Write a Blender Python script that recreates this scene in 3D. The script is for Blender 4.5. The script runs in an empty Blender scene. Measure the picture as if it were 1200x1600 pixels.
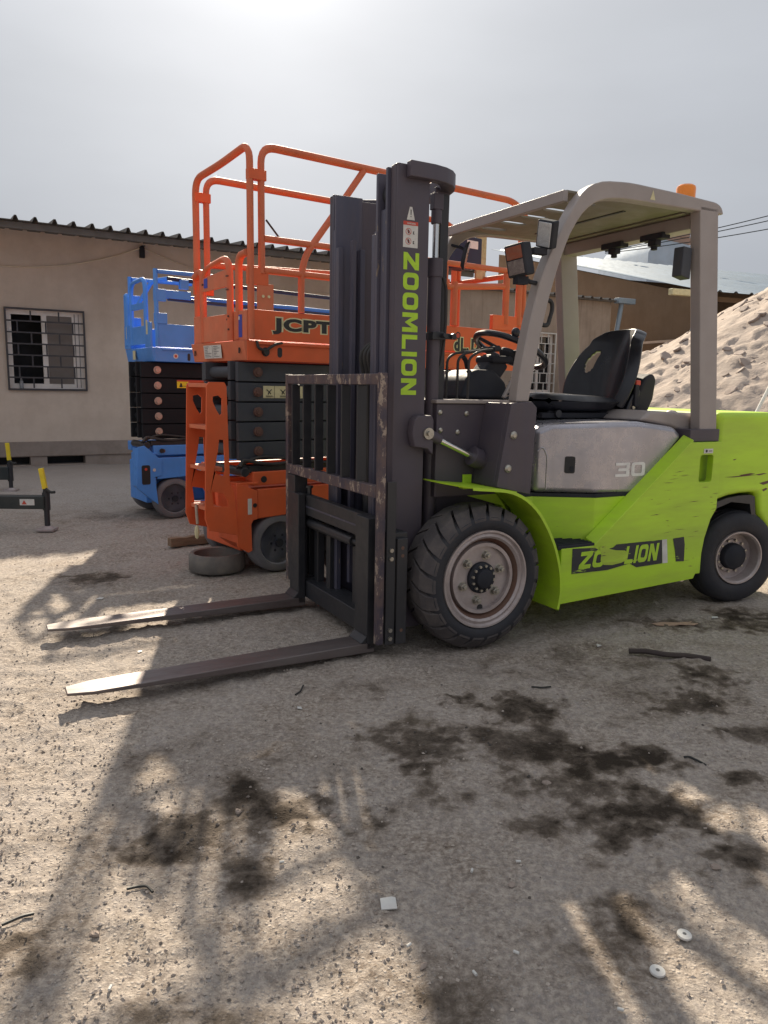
import bpy, bmesh, math, random
import numpy as np
from mathutils import Vector, Matrix, geometry
random.seed(7); RNG = np.random.RandomState(11)
SC = bpy.context.scene
COL = SC.collection
R = math.radians
PI = math.pi

# ------------------------------------------------------------------ camera
cam_d = bpy.data.cameras.new('camera')
cam_d.sensor_fit = 'VERTICAL'; cam_d.sensor_height = 36; cam_d.lens = 27
cam_d.clip_start = .05; cam_d.clip_end = 2000
cam = bpy.data.objects.new('camera', cam_d); COL.objects.link(cam)
_p, _r = R(9.2), R(1.0)
_F = Vector((0, math.cos(_p), -math.sin(_p))); _R0 = Vector((1, 0, 0)); _U0 = _R0.cross(_F)
_Rt = math.cos(_r)*_R0 + math.sin(_r)*_U0; _Up = math.cos(_r)*_U0 - math.sin(_r)*_R0
M = Matrix.Identity(4)
for i in range(3):
    M[i][0] = _Rt[i]; M[i][1] = _Up[i]; M[i][2] = -_F[i]
M[2][3] = 1.2
cam.matrix_world = M
SC.camera = cam

# ------------------------------------------------------------------ sky, sun, exposure
SUN_EL, SUN_AZ = 30.7, -8.3          # degrees; azimuth measured from +Y towards +X
world = bpy.data.worlds.new('World'); SC.world = world; world.use_nodes = True
nt = world.node_tree; nt.nodes.clear()
out = nt.nodes.new('ShaderNodeOutputWorld'); bg = nt.nodes.new('ShaderNodeBackground')
sky = nt.nodes.new('ShaderNodeTexSky'); sky.sky_type = 'NISHITA'; sky.sun_disc = False
sky.sun_elevation = R(SUN_EL); sky.sun_rotation = R(SUN_AZ)
sky.air_density = 1.0; sky.dust_density = 5.5; sky.ozone_density = 1.5; sky.altitude = 50
hs = nt.nodes.new('ShaderNodeHueSaturation'); hs.inputs['Saturation'].default_value = .42
tcw = nt.nodes.new('ShaderNodeTexCoord')
# haze over nearly the whole sky, made brighter overhead to fill the shade
veil = nt.nodes.new('ShaderNodeMix'); veil.data_type = 'RGBA'; veil.inputs['Factor'].default_value = .982
veil.inputs[7].default_value = (2.9, 3.0, 3.2, 1)
nzw = nt.nodes.new('ShaderNodeTexNoise')
nzw.inputs['Scale'].default_value = 1.6; nzw.inputs['Detail'].default_value = 5
mpw = nt.nodes.new('ShaderNodeMapping'); mpw.inputs['Scale'].default_value = (1, 1, 3)
rgw = nt.nodes.new('ShaderNodeMapRange'); rgw.inputs[1].default_value = .3; rgw.inputs[2].default_value = .7
rgw.inputs[3].default_value = .89; rgw.inputs[4].default_value = 1.09
mulw = nt.nodes.new('ShaderNodeVectorMath'); mulw.operation = 'SCALE'
nt.links.new(sky.outputs[0], hs.inputs['Color']); nt.links.new(hs.outputs[0], veil.inputs[6])
sep = nt.nodes.new('ShaderNodeSeparateXYZ'); nt.links.new(tcw.outputs['Generated'], sep.inputs[0])
cr = nt.nodes.new('ShaderNodeMapRange'); cr.inputs[1].default_value = 0; cr.inputs[2].default_value = 1; cr.inputs[3].default_value = 0; cr.inputs[4].default_value = 1
vm = nt.nodes.new('ShaderNodeMix'); vm.data_type = 'RGBA'; vm.inputs[6].default_value = (1.50, 1.62, 1.83, 1); vm.inputs[7].default_value = (3.1, 3.2, 3.4, 1)
nt.links.new(sep.outputs[2], cr.inputs[0]); nt.links.new(cr.outputs[0], vm.inputs[0]); nt.links.new(vm.outputs[2], veil.inputs[7])
nt.links.new(tcw.outputs['Generated'], mpw.inputs[0]); nt.links.new(mpw.outputs[0], nzw.inputs['Vector'])
nt.links.new(nzw.outputs[0], rgw.inputs[0]); nt.links.new(veil.outputs[2], mulw.inputs[0])
nt.links.new(rgw.outputs[0], mulw.inputs['Scale'])
# aureole of the hazy sun
_a, _e = R(SUN_AZ), R(SUN_EL); dotn = nt.nodes.new('ShaderNodeVectorMath'); dotn.operation = 'DOT_PRODUCT'
nrmw = nt.nodes.new('ShaderNodeVectorMath'); nrmw.operation = 'NORMALIZE'; nt.links.new(tcw.outputs['Generated'], nrmw.inputs[0]); nt.links.new(nrmw.outputs[0], dotn.inputs[0])
dotn.inputs[1].default_value = (math.sin(_a)*math.cos(_e), math.cos(_a)*math.cos(_e), math.sin(_e))
mx0 = nt.nodes.new('ShaderNodeMath'); mx0.operation = 'MAXIMUM'; nt.links.new(dotn.outputs['Value'], mx0.inputs[0])
tot = None
for ex, k in ((4, .38), (24, .50), (220, 2.8)):
    pw = nt.nodes.new('ShaderNodeMath'); pw.operation = 'POWER'; pw.inputs[1].default_value = ex; nt.links.new(mx0.outputs[0], pw.inputs[0])
    ml = nt.nodes.new('ShaderNodeMath'); ml.operation = 'MULTIPLY'; ml.inputs[1].default_value = k; nt.links.new(pw.outputs[0], ml.inputs[0])
    if tot is None: tot = ml
    else:
        ad = nt.nodes.new('ShaderNodeMath'); ad.operation = 'ADD'; nt.links.new(tot.outputs[0], ad.inputs[0]); nt.links.new(ml.outputs[0], ad.inputs[1]); tot = ad
addw = nt.nodes.new('ShaderNodeVectorMath'); addw.operation = 'ADD'; nt.links.new(tot.outputs[0], addw.inputs[0]); nt.links.new(mulw.outputs[0], addw.inputs[1])
nt.links.new(addw.outputs[0], bg.inputs['Color']); nt.links.new(bg.outputs[0], out.inputs['Surface'])
bg.inputs['Strength'].default_value = .10
sd = bpy.data.lights.new('sun', 'SUN'); sd.energy = 4.4; sd.angle = R(.9); sd.color = (1, .88, .70)
so = bpy.data.objects.new('sun', sd); COL.objects.link(so)
_az, _el = R(SUN_AZ), R(SUN_EL)
sdir = Vector((math.sin(_az)*math.cos(_el), math.cos(_az)*math.cos(_el), math.sin(_el)))
so.rotation_euler = sdir.to_track_quat('Z', 'Y').to_euler(); so.location = (0, 20, 20)
vs = SC.view_settings; vs.view_transform = 'Standard'; vs.look = 'None'; vs.gamma = 1
vs.exposure = 1.14; vs.use_curve_mapping = False
SC.render.engine = 'CYCLES'

# ------------------------------------------------------------------ materials
def mat(name, col, rough=.5, metal=0, dirt=.25, dcol=(.16, .13, .10), dscale=3, chips=0, ccol=(.08, .05, .035), cscale=18,
        bump=.15, bscale=60, streak=0, var=.10, spec=.5, trans=0, coat=0, stretch=(1, 1, 1), bdist=.002, emit=0):
    m = bpy.data.materials.new(name); m.use_nodes = True; t = m.node_tree; N = t.nodes; L = t.links
    b = N['Principled BSDF']
    tc = N.new('ShaderNodeTexCoord'); mp = N.new('ShaderNodeMapping'); mp.inputs['Scale'].default_value = stretch
    L.new(tc.outputs['Object'], mp.inputs[0]); V = mp.outputs[0]
    def noise(s, d=6, r=.6, v=V):
        n = N.new('ShaderNodeTexNoise'); n.inputs['Scale'].default_value = s; n.inputs['Detail'].default_value = d
        n.inputs['Roughness'].default_value = r; L.new(v, n.inputs['Vector']); return n.outputs[0]
    def rng(x, a, c, lo, hi):
        n = N.new('ShaderNodeMapRange'); L.new(x, n.inputs[0])
        for i, q in enumerate((a, c, lo, hi)): n.inputs[i+1].default_value = q
        return n.outputs[0]
    def mix(f, a, c, bt='MIX'):
        n = N.new('ShaderNodeMix'); n.data_type = 'RGBA'; n.blend_type = bt
        if isinstance(f, float): n.inputs[0].default_value = f
        else: L.new(f, n.inputs[0])
        for i, q in ((6, a), (7, c)):
            if isinstance(q, tuple): n.inputs[i].default_value = (*q, 1)
            else: L.new(q, n.inputs[i])
        return n.outputs[2]
    base = mix(rng(noise(dscale*.7, 3), .3, .7, 0, 1), tuple(c*(1-var) for c in col), tuple(min(1, c*(1+var)) for c in col))
    c = base; rr = rng(noise(dscale*4, 5), .3, .7, max(.02, rough-.08), min(1, rough+.12))
    if dirt:
        f = rng(noise(dscale, 8, .7), .42, .75, 0, dirt); c = mix(f, c, dcol)
    if streak:
        mp2 = N.new('ShaderNodeMapping'); mp2.inputs['Scale'].default_value = (14, 14, .8); L.new(tc.outputs['Object'], mp2.inputs[0])
        c = mix(rng(noise(1, 6, .7, mp2.outputs[0]), .5, .8, 0, streak), c, dcol)
    if chips:
        f = rng(noise(cscale, 9, .75), .72-chips*.22, .74-chips*.22, 0, 1); c = mix(f, c, ccol)
    if isinstance(c, tuple): b.inputs['Base Color'].default_value = (*c, 1)
    else: L.new(c, b.inputs['Base Color'])
    L.new(rr, b.inputs['Roughness']); b.inputs['Metallic'].default_value = metal
    b.inputs['Specular IOR Level'].default_value = spec
    if coat: b.inputs['Coat Weight'].default_value = coat; b.inputs['Coat Roughness'].default_value = .15
    if trans: b.inputs['Transmission Weight'].default_value = trans
    if emit: b.inputs['Emission Color'].default_value = (*col, 1); b.inputs['Emission Strength'].default_value = emit
    if bump:
        bn = N.new('ShaderNodeBump'); bn.inputs['Strength'].default_value = bump; bn.inputs['Distance'].default_value = bdist
        L.new(noise(bscale, 6), bn.inputs['Height']); L.new(bn.outputs[0], b.inputs['Normal'])
    return m
MT = dict(
 lime=mat('lime_paint', (.45, .70, .028), .45, dirt=.55, dcol=(.30, .34, .08), dscale=2.6, chips=.24, ccol=(.16, .13, .05), cscale=9, stretch=(.35, 1, 2.2), bump=.08, bscale=30),
 orange=mat('orange_paint', (.70, .115, .032), .55, dirt=.30, dcol=(.38, .13, .06), dscale=4, chips=.05, cscale=25, streak=.12, bump=.08),
 orange_faded=mat('faded_orange_paint', (.62, .16, .075), .6, dirt=.45, dcol=(.48, .22, .12), dscale=9, chips=.1, cscale=30, bump=.1),
 orange_rail=mat('scuffed_orange_rail', (.60, .135, .055), .6, dirt=.45, dcol=(.42, .17, .10), dscale=8, chips=.12, ccol=(.35, .16, .10), cscale=18, bump=.1),
 blue=mat('blue_paint', (.075, .275, .74), .45, dirt=.25, dcol=(.10, .17, .32), dscale=4, chips=.04, cscale=25, bump=.08),
 mast=mat('dark_mast_paint', (.074, .062, .082), .5, dirt=.35, dcol=(.10, .075, .068), dscale=3, chips=.04, ccol=(.2, .15, .12), cscale=30, streak=.35, bump=.1),
 mast_edge=mat('worn_mast_rail', (.070, .070, .105), .42, dirt=.5, dcol=(.13, .10, .10), dscale=8, chips=.42, ccol=(.22, .17, .13), cscale=14, stretch=(2, 2, .35), bump=.15),
 rust=mat('worn_backrest_steel', (.060, .050, .070), .5, metal=.2, dirt=.9, dcol=(.20, .13, .10), dscale=16, chips=.78, ccol=(.34, .27, .22), cscale=20, stretch=(1, 1, .6), bump=.3),
 black=mat('black_steel', (.024, .025, .030), .42, dirt=.4, dcol=(.07, .06, .055), dscale=5, chips=.03, ccol=(.2, .18, .16), cscale=30, bump=.1),
 fork=mat('fork_steel', (.19, .165, .160), .42, metal=.6, dirt=.7, dcol=(.12, .08, .075), dscale=5, chips=.2, ccol=(.32, .27, .26), cscale=9, stretch=(.5, 2, 2), bump=.2),
 guard=mat('taupe_guard_paint', (.34, .30, .285), .42, dirt=.3, dcol=(.22, .18, .16), dscale=3, chips=.03, ccol=(.15, .10, .08), bump=.06),
 roof=mat('guard_roof_panel', (.19, .17, .13), .5, dirt=.6, dcol=(.17, .14, .09), dscale=3, bump=.1),
 hood=mat('silver_grey_hood', (.42, .41, .45), .27, metal=.65, dirt=.35, dcol=(.28, .25, .24), dscale=3.5, chips=.03, bump=.08, streak=.25),
 plastic=mat('black_plastic', (.022, .024, .032), .62, spec=.25, dirt=.3, dcol=(.07, .065, .065), dscale=7, bump=.25, bscale=220),
 seat=mat('black_vinyl', (.010, .011, .018), .34, dirt=.03, dcol=(.05, .045, .05), dscale=3, bump=.05, bscale=300, coat=.15, var=.03),
 rubber=mat('dusty_tyre_rubber', (.020, .021, .028), .7, dirt=.5, dcol=(.060, .052, .050), dscale=7, bump=.5, bscale=70, bdist=.004),
 tread=mat('scuffed_tread_rubber', (.066, .058, .060), .85, dirt=.8, dcol=(.135, .115, .105), dscale=14, bump=.7, bscale=120, bdist=.004),
 rim=mat('dusty_pink_grey_rim', (.43, .375, .365), .42, metal=.35, dirt=.5, dcol=(.26, .18, .15), dscale=14, chips=.13, ccol=(.16, .07, .04), cscale=22, bump=.15),
 rust2=mat('rusty_groove', (.13, .062, .042), .8, dirt=.6, bump=.4),
 nut=mat('zinc_nut', (.45, .43, .38), .35, metal=.8, dirt=.5, dscale=60, bump=.1),
 chrome=mat('polished_rod', (.75, .75, .74), .15, metal=1, dirt=.15, bump=0),
 greytyre=mat('grey_lift_tyre', (.14, .135, .145), .8, dirt=.6, dcol=(.24, .21, .19), dscale=10, chips=.1, ccol=(.10, .09, .09), bump=.4),
 greyrim=mat('grey_lift_rim', (.075, .085, .12), .6, dirt=.6, dcol=(.20, .19, .19), dscale=8, bump=.2),
 arm=mat('charcoal_scissor_arm', (.050, .056, .070), .65, dirt=.45, dcol=(.08, .075, .07), dscale=4, bump=.1),
 armb=mat('black_scissor_arm', (.014, .015, .019), .7, spec=.2, dirt=.15, dcol=(.04, .04, .04), dscale=4, bump=.1),
 navy=mat('dark_navy_rail', (.020, .025, .060), .45, dirt=.3, dcol=(.06, .06, .08), dscale=4, bump=.1),
 pin=mat('rusty_pin', (.11, .055, .045), .7, dirt=.6, dcol=(.20, .12, .08), dscale=30, bump=.4),
 pinb=mat('brass_pin', (.55, .42, .36), .4, metal=.5, dirt=.4, dscale=30, bump=.1),
 white=mat('white_sticker', (.62, .61, .58), .5, dirt=.6, dcol=(.45, .40, .36), dscale=20, bump=0),
 red=mat('red_print', (.55, .06, .035), .5, dirt=.2, bump=0),
 yellow=mat('yellow_paint', (.82, .62, .02), .5, dirt=.3, dcol=(.35, .26, .05), dscale=20, chips=.1, bump=0),
 cream=mat('cream_label', (.66, .60, .36), .55, dirt=.4, dcol=(.4, .33, .18), dscale=25, bump=0),
 print=mat('black_print', (.02, .02, .022), .5, dirt=0, bump=0),
 limeprint=mat('lime_lettering', (.42, .66, .03), .5, dirt=.3, dcol=(.25, .33, .05), dscale=20, bump=0),
 greyprint=mat('pale_grey_lettering', (.80, .78, .76), .5, dirt=.2, dscale=20, bump=0),
 bluelabel=mat('blue_label', (.035, .055, .38), .45, dirt=.2, bump=0),
 amber=mat('amber_plastic', (.95, .27, .01), .25, dirt=.2, dcol=(.6, .2, .02), bump=.2, bscale=90, coat=.4),
 lens=mat('clear_lens', (.55, .57, .60), .2, metal=.3, dirt=.5, dcol=(.3, .28, .27), dscale=60, bump=.5, bscale=150),
 wood=mat('old_timber', (.27, .17, .105), .85, dirt=.7, dcol=(.07, .045, .03), dscale=6, stretch=(.3, 3, 3), bump=.8, bscale=40, bdist=.006),
 cable=mat('black_cable', (.02, .02, .02), .6, dirt=.1, bump=0),
 rope=mat('tan_rope', (.38, .30, .22), .8, dirt=.3, bump=.2),
 hand=mat('dull_rubber_hose', (.018, .018, .02), .5, dirt=.3, bump=.1),
)
# ------------------------------------------------------------------ geometry helpers
class MB:
    def __init__(s): s.v = []; s.f = []
    def add(s, vs_, fs, mtx=None):
        n = len(s.v)
        for p in vs_:
            p = Vector(p); s.v.append(mtx @ p if mtx is not None else p)
        s.f += [tuple(i+n for i in f) for f in fs]; return s
    def box(s, x0, x1, y0, y1, z0, z1, mtx=None):
        return s.add([(x0,y0,z0),(x1,y0,z0),(x1,y1,z0),(x0,y1,z0),(x0,y0,z1),(x1,y0,z1),(x1,y1,z1),(x0,y1,z1)],
              [(0,3,2,1),(4,5,6,7),(0,1,5,4),(1,2,6,5),(2,3,7,6),(3,0,4,7)], mtx)
    def beam(s, p, q, w, h, up=(0, 0, 1)):
        p = Vector(p); q = Vector(q); d = (q-p); L = d.length; d.normalize()
        side = d.cross(Vector(up)); side.normalize(); u = side.cross(d)
        m = Matrix((( *[d.x, side.x, u.x], p.x), (*[d.y, side.y, u.y], p.y), (*[d.z, side.z, u.z], p.z), (0,0,0,1)))
        return s.box(0, L, -w/2, w/2, -h/2, h/2, m)
    def cyl(s, p, q, r, r2=None, n=16, cap=True):
        r2 = r if r2 is None else r2; p = Vector(p); q = Vector(q); d = (q-p).normalized()
        a = d.orthogonal().normalized(); b = d.cross(a); V = []
        for c, rr in ((p, r), (q, r2)):
            for i in range(n):
                t = 2*PI*i/n; V.append(c + rr*(math.cos(t)*a + math.sin(t)*b))
        F = [(i, (i+1) % n, n+(i+1) % n, n+i) for i in range(n)]
        if cap: F += [tuple(reversed(range(n))), tuple(range(n, 2*n))]
        return s.add(V, F)
    def lathe(s, c, axis, prof, n=48, closed=False):
        c = Vector(c); d = Vector(axis).normalized()
        a = Vector((0, 0, 1)) if abs(d.z) < .9 else Vector((1, 0, 0)); a = (a - a.dot(d)*d).normalized(); b = d.cross(a)
        V = [c + d*h + r*(math.cos(2*PI*i/n)*a + math.sin(2*PI*i/n)*b) for h, r in prof for i in range(n)]
        F = []; k = len(prof)
        for j in range(k if closed else k-1):
            j2 = (j+1) % k
            for i in range(n):
                F.append((j*n+i, j*n+(i+1) % n, j2*n+(i+1) % n, j2*n+i))
        if not closed:
            if prof[0][1] > 1e-4: F.append(tuple(reversed(range(n))))
            if prof[-1][1] > 1e-4: F.append(tuple(range((k-1)*n, k*n)))
        return s.add(V, F)
    def prism(s, pts, c0, c1, plane='xz', holes=(), mtx=None):
        """polygon (with holes) in a plane, extruded along the third axis"""
        def P(p, c):
            return {'xz': (p[0], c, p[1]), 'yz': (c, p[0], p[1]), 'xy': (p[0], p[1], c)}[plane]
        loops = [list(pts)] + [list(h) for h in holes]
        tri = geometry.tessellate_polygon([[Vector((*p, 0)) for p in l] for l in loops])
        flat = [p for l in loops for p in l]; n = len(flat)
        V = [P(p, c0) for p in flat] + [P(p, c1) for p in flat]
        F = []
        if len(holes) == 0: F = [tuple(range(n)), tuple(range(2*n-1, n-1, -1))]
        else:
            F = [tuple(t) for t in tri] + [tuple(i+n for i in reversed(t)) for t in tri]
        o = 0
        for l in loops:
            k = len(l)
            for i in range(k): F.append((o+i, o+(i+1) % k, n+o+(i+1) % k, n+o+i))
            o += k
        return s.add(V, F, mtx)
    def sweep(s, path, sec, closed=False, up=(0, 0, 1), cap=True):
        """section (list of (u,v)) swept along path; u = sideways, v = towards up"""
        P = [Vector(p) for p in path]; n = len(P); m = len(sec); V = []
        upv = Vector(up); prev = None
        for i in range(n):
            if closed: d = P[(i+1) % n]-P[i-1]
            else: d = P[min(i+1, n-1)]-P[max(i-1, 0)]
            d.normalize()
            if prev is None:
                side = d.cross(upv)
                if side.length < .05: side = d.orthogonal()
                side.normalize()
            else:
                side = prev - prev.dot(d)*d; side.normalize()
            prev = side; u = side.cross(d)
            V += [P[i] + side*a + u*b for a, b in sec]
        F = []
        for i in range(n if closed else n-1):
            j = (i+1) % n
            for k in range(m): F.append((i*m+k, i*m+(k+1) % m, j*m+(k+1) % m, j*m+k))
        if cap and not closed: F += [tuple(reversed(range(m))), tuple(range((n-1)*m, n*m))]
        return s.add(V, F)
    def tube(s, path, r, rad=0, n=10, closed=False):
        if rad: path = fillet(path, rad)
        return s.sweep(path, [(r*math.cos(2*PI*k/n), r*math.sin(2*PI*k/n)) for k in range(n)], closed)
    def sphere(s, c, r, n=12, sc=(1, 1, 1)):
        c = Vector(c); V = []; F = []; k = n//2
        for j in range(k+1):
            for i in range(n):
                t = PI*j/k; p = 2*PI*i/n
                V.append(c + Vector((r*sc[0]*math.sin(t)*math.cos(p), r*sc[1]*math.sin(t)*math.sin(p), r*sc[2]*math.cos(t))))
        for j in range(k):
            for i in range(n): F.append((j*n+i, (j+1)*n+i, (j+1)*n+(i+1) % n, j*n+(i+1) % n))
        return s.add(V, F)
    def build(s, name, m, parent=None, bevel=0, smooth=True, seg=2, ang=30, mods=None):
        me = bpy.data.meshes.new(name); me.from_pydata([tuple(v) for v in s.v], [], s.f); me.update()
        bm = bmesh.new(); bm.from_mesh(me); bmesh.ops.remove_doubles(bm, verts=bm.verts, dist=1e-6)
        bmesh.ops.recalc_face_normals(bm, faces=bm.faces); bm.to_mesh(me); bm.free()
        if smooth:
            me.polygons.foreach_set('use_smooth', [True]*len(me.polygons))
            if not bevel: me.set_sharp_from_angle(angle=R(ang))
        o = bpy.data.objects.new(name, me); COL.objects.link(o)
        o.data.materials.append(MT[m] if isinstance(m, str) else m)
        if bevel:
            b = o.modifiers.new('bevel', 'BEVEL'); b.width = bevel; b.segments = seg; b.limit_method = 'ANGLE'
            b.angle_limit = R(ang); b.harden_normals = True
        if parent is not None: o.parent = parent
        return o
def fillet(path, rad, k=6):
    P = [Vector(p) for p in path]; out_ = [P[0]]
    for i in range(1, len(P)-1):
        a = (P[i-1]-P[i]); b = (P[i+1]-P[i]); la, lb = a.length, b.length; a.normalize(); b.normalize()
        r = min(rad, la*.49, lb*.49); p0 = P[i]+a*r; p1 = P[i]+b*r
        for j in range(k+1):
            t = j/k; out_.append((1-t)**2*p0 + 2*t*(1-t)*P[i] + t*t*p1)
    out_.append(P[-1]); return out_
def rect(w, h): return [(-w/2, -h/2), (w/2, -h/2), (w/2, h/2), (-w/2, h/2)]
def rrect(w, h, r, k=3, c=(0, 0)):
    o = []
    for sx, sy, a0 in ((1, 1, 0), (-1, 1, 90), (-1, -1, 180), (1, -1, 270)):
        for j in range(k+1):
            t = R(a0 + 90*j/k); o.append((c[0]+sx*(w/2-r)+r*math.cos(t), c[1]+sy*(h/2-r)+r*math.sin(t)))
    return o
def tag(o, label, cat, group=None):
    o['label'] = label; o['category'] = cat
    if group: o['group'] = group
    return o
def thing(name, label, cat, loc=(0, 0, 0), rz=0, group=None):
    o = bpy.data.objects.new(name, None); COL.objects.link(o); o.location = loc; o.rotation_euler = (0, 0, rz)
    o.empty_display_size = .2
    return tag(o, label, cat, group)
def dup(o, parent, loc=None, rot=None):
    c = o.copy(); COL.objects.link(c); c.parent = parent
    if loc is not None: c.location = loc
    if rot is not None: c.rotation_euler = rot
    return c
def dup_tree(o, parent):
    c = dup(o, parent)
    for ch in list(o.children): dup(ch, c)
    return c
def text2d(body, size=1, offset=0, shear=0, spacing=1):
    cu = bpy.data.curves.new('t', 'FONT'); cu.body = body; cu.size = size; cu.offset = offset; cu.shear = shear
    cu.space_character = spacing; cu.resolution_u = 4; cu.fill_mode = 'FRONT'
    ob = bpy.data.objects.new('t', cu); COL.objects.link(ob)
    dg = bpy.context.evaluated_depsgraph_get(); me = bpy.data.meshes.new_from_object(ob.evaluated_get(dg))
    V = [tuple(v.co)[:2] for v in me.vertices]; F = [tuple(p.vertices) for p in me.polygons]
    bpy.data.objects.remove(ob); bpy.data.curves.remove(cu); bpy.data.meshes.remove(me)
    return V, F
def put2d(VF, name, m, parent, o, e1, e2, size, off=0.0):
    """flat print: 2-D shapes fitted into width size[0] and height size[1] from corner o"""
    V, F = VF; xs = [v[0] for v in V]; ys = [v[1] for v in V]
    o = Vector(o); e1 = Vector(e1).normalized(); e2 = Vector(e2).normalized(); nrm = e1.cross(e2)
    sx = size[0]/(max(xs)-min(xs)); sy = size[1]/(max(ys)-min(ys)) if size[1] else sx
    b = MB(); b.add([o + e1*(x-min(xs))*sx + e2*(y-min(ys))*sy + nrm*off for x, y in V], F)
    return b.build(name, m, parent, smooth=False)
# wide bold block letters for the lettering on mast and body
def block_text(s, gap=.16, shear=0):
    V = []; F = []; x = 0; t = .27
    for ch in s:
        if ch == ' ': x += .6; continue
        w = {'I': t, 'M': 1.15, 'L': .85}.get(ch, 1.0); polys = []
        if ch == 'Z': polys = [([(0,1),(w,1),(w,.76),(.42,.24),(w,.24),(w,0),(0,0),(0,.24),(.58,.76),(0,.76)], [])]
        if ch == 'O': polys = [(rrect(w, 1, .28, 4, (w/2, .5)), [rrect(w-2*t, .50, .12, 3, (w/2, .5))])]
        if ch == 'M': polys = [([(0,0),(0,1),(.34,1),(w/2,.52),(w-.34,1),(w,1),(w,0),(w-t,0),(w-t,.62),(w/2,.16),(t,.62),(t,0)], [])]
        if ch == 'L': polys = [([(0,0),(0,1),(t,1),(t,.24),(w,.24),(w,0)], [])]
        if ch == 'I': polys = [([(0,0),(0,1),(t,1),(t,0)], [])]
        if ch == 'N': polys = [([(0,0),(0,1),(.34,1),(w-t,.42),(w-t,1),(w,1),(w,0),(w-.34,0),(t,.58),(t,0)], [])]
        if ch == '3': polys = [([(0,1),(w,1),(w,.58),(w-.08,.5),(w,.42),(w,0),(0,0),(0,.2),(w-.24,.2),(w-.24,.4),(.2,.4),(.2,.6),(w-.24,.6),(w-.24,.8),(0,.8)], [])]
        if ch == '0': polys = [(rrect(w, 1, .2, 4, (w/2, .5)), [rrect(w-.48, .6, .08, 3, (w/2, .5))])]
        for outer, holes in polys:
            loops = [outer]+holes; tri = geometry.tessellate_polygon([[Vector((*p, 0)) for p in l] for l in loops])
            fl = [p for l in loops for p in l]; n = len(V); V += [(x+p[0]+shear*p[1], p[1]) for p in fl]; F += [tuple(i+n for i in q) for q in tri]
        x += w+gap
    return V, F
def vnoise(shape, cells, seed):
    """smooth value noise on a grid by bicubic-ish interpolation"""
    r = np.random.RandomState(seed); g = r.rand(int(cells[0])+3, int(cells[1])+3)
    a = np.linspace(0, cells[0], shape[0], endpoint=False); b = np.linspace(0, cells[1], shape[1], endpoint=False)
    i = a.astype(int); j = b.astype(int); u = a-i; v = b-j; u = u*u*(3-2*u); v = v*v*(3-2*v)
    u = u[:, None]; v = v[None, :]
    return (g[np.ix_(i, j)]*(1-u)*(1-v)+g[np.ix_(i+1, j)]*u*(1-v)+g[np.ix_(i, j+1)]*(1-u)*v+g[np.ix_(i+1, j+1)]*u*v)
def pnoise(X, Y, s, seed):
    r = np.random.RandomState(seed); G = r.rand(256, 256); x = X*s; y = Y*s
    i = np.floor(x).astype(int); j = np.floor(y).astype(int); u = x-i; v = y-j; u = u*u*(3-2*u); v = v*v*(3-2*v)
    g = lambda a, b: G[a % 256, b % 256]
    return g(i, j)*(1-u)*(1-v)+g(i+1, j)*u*(1-v)+g(i, j+1)*(1-u)*v+g(i+1, j+1)*u*v
def fbm(X, Y, s, seed, o=4, g=.5):
    t = 0; a = 1; w = 0
    for k in range(o): t = t+a*pnoise(X, Y, s*2**k, seed+k); w += a; a *= g
    return t/w
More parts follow.
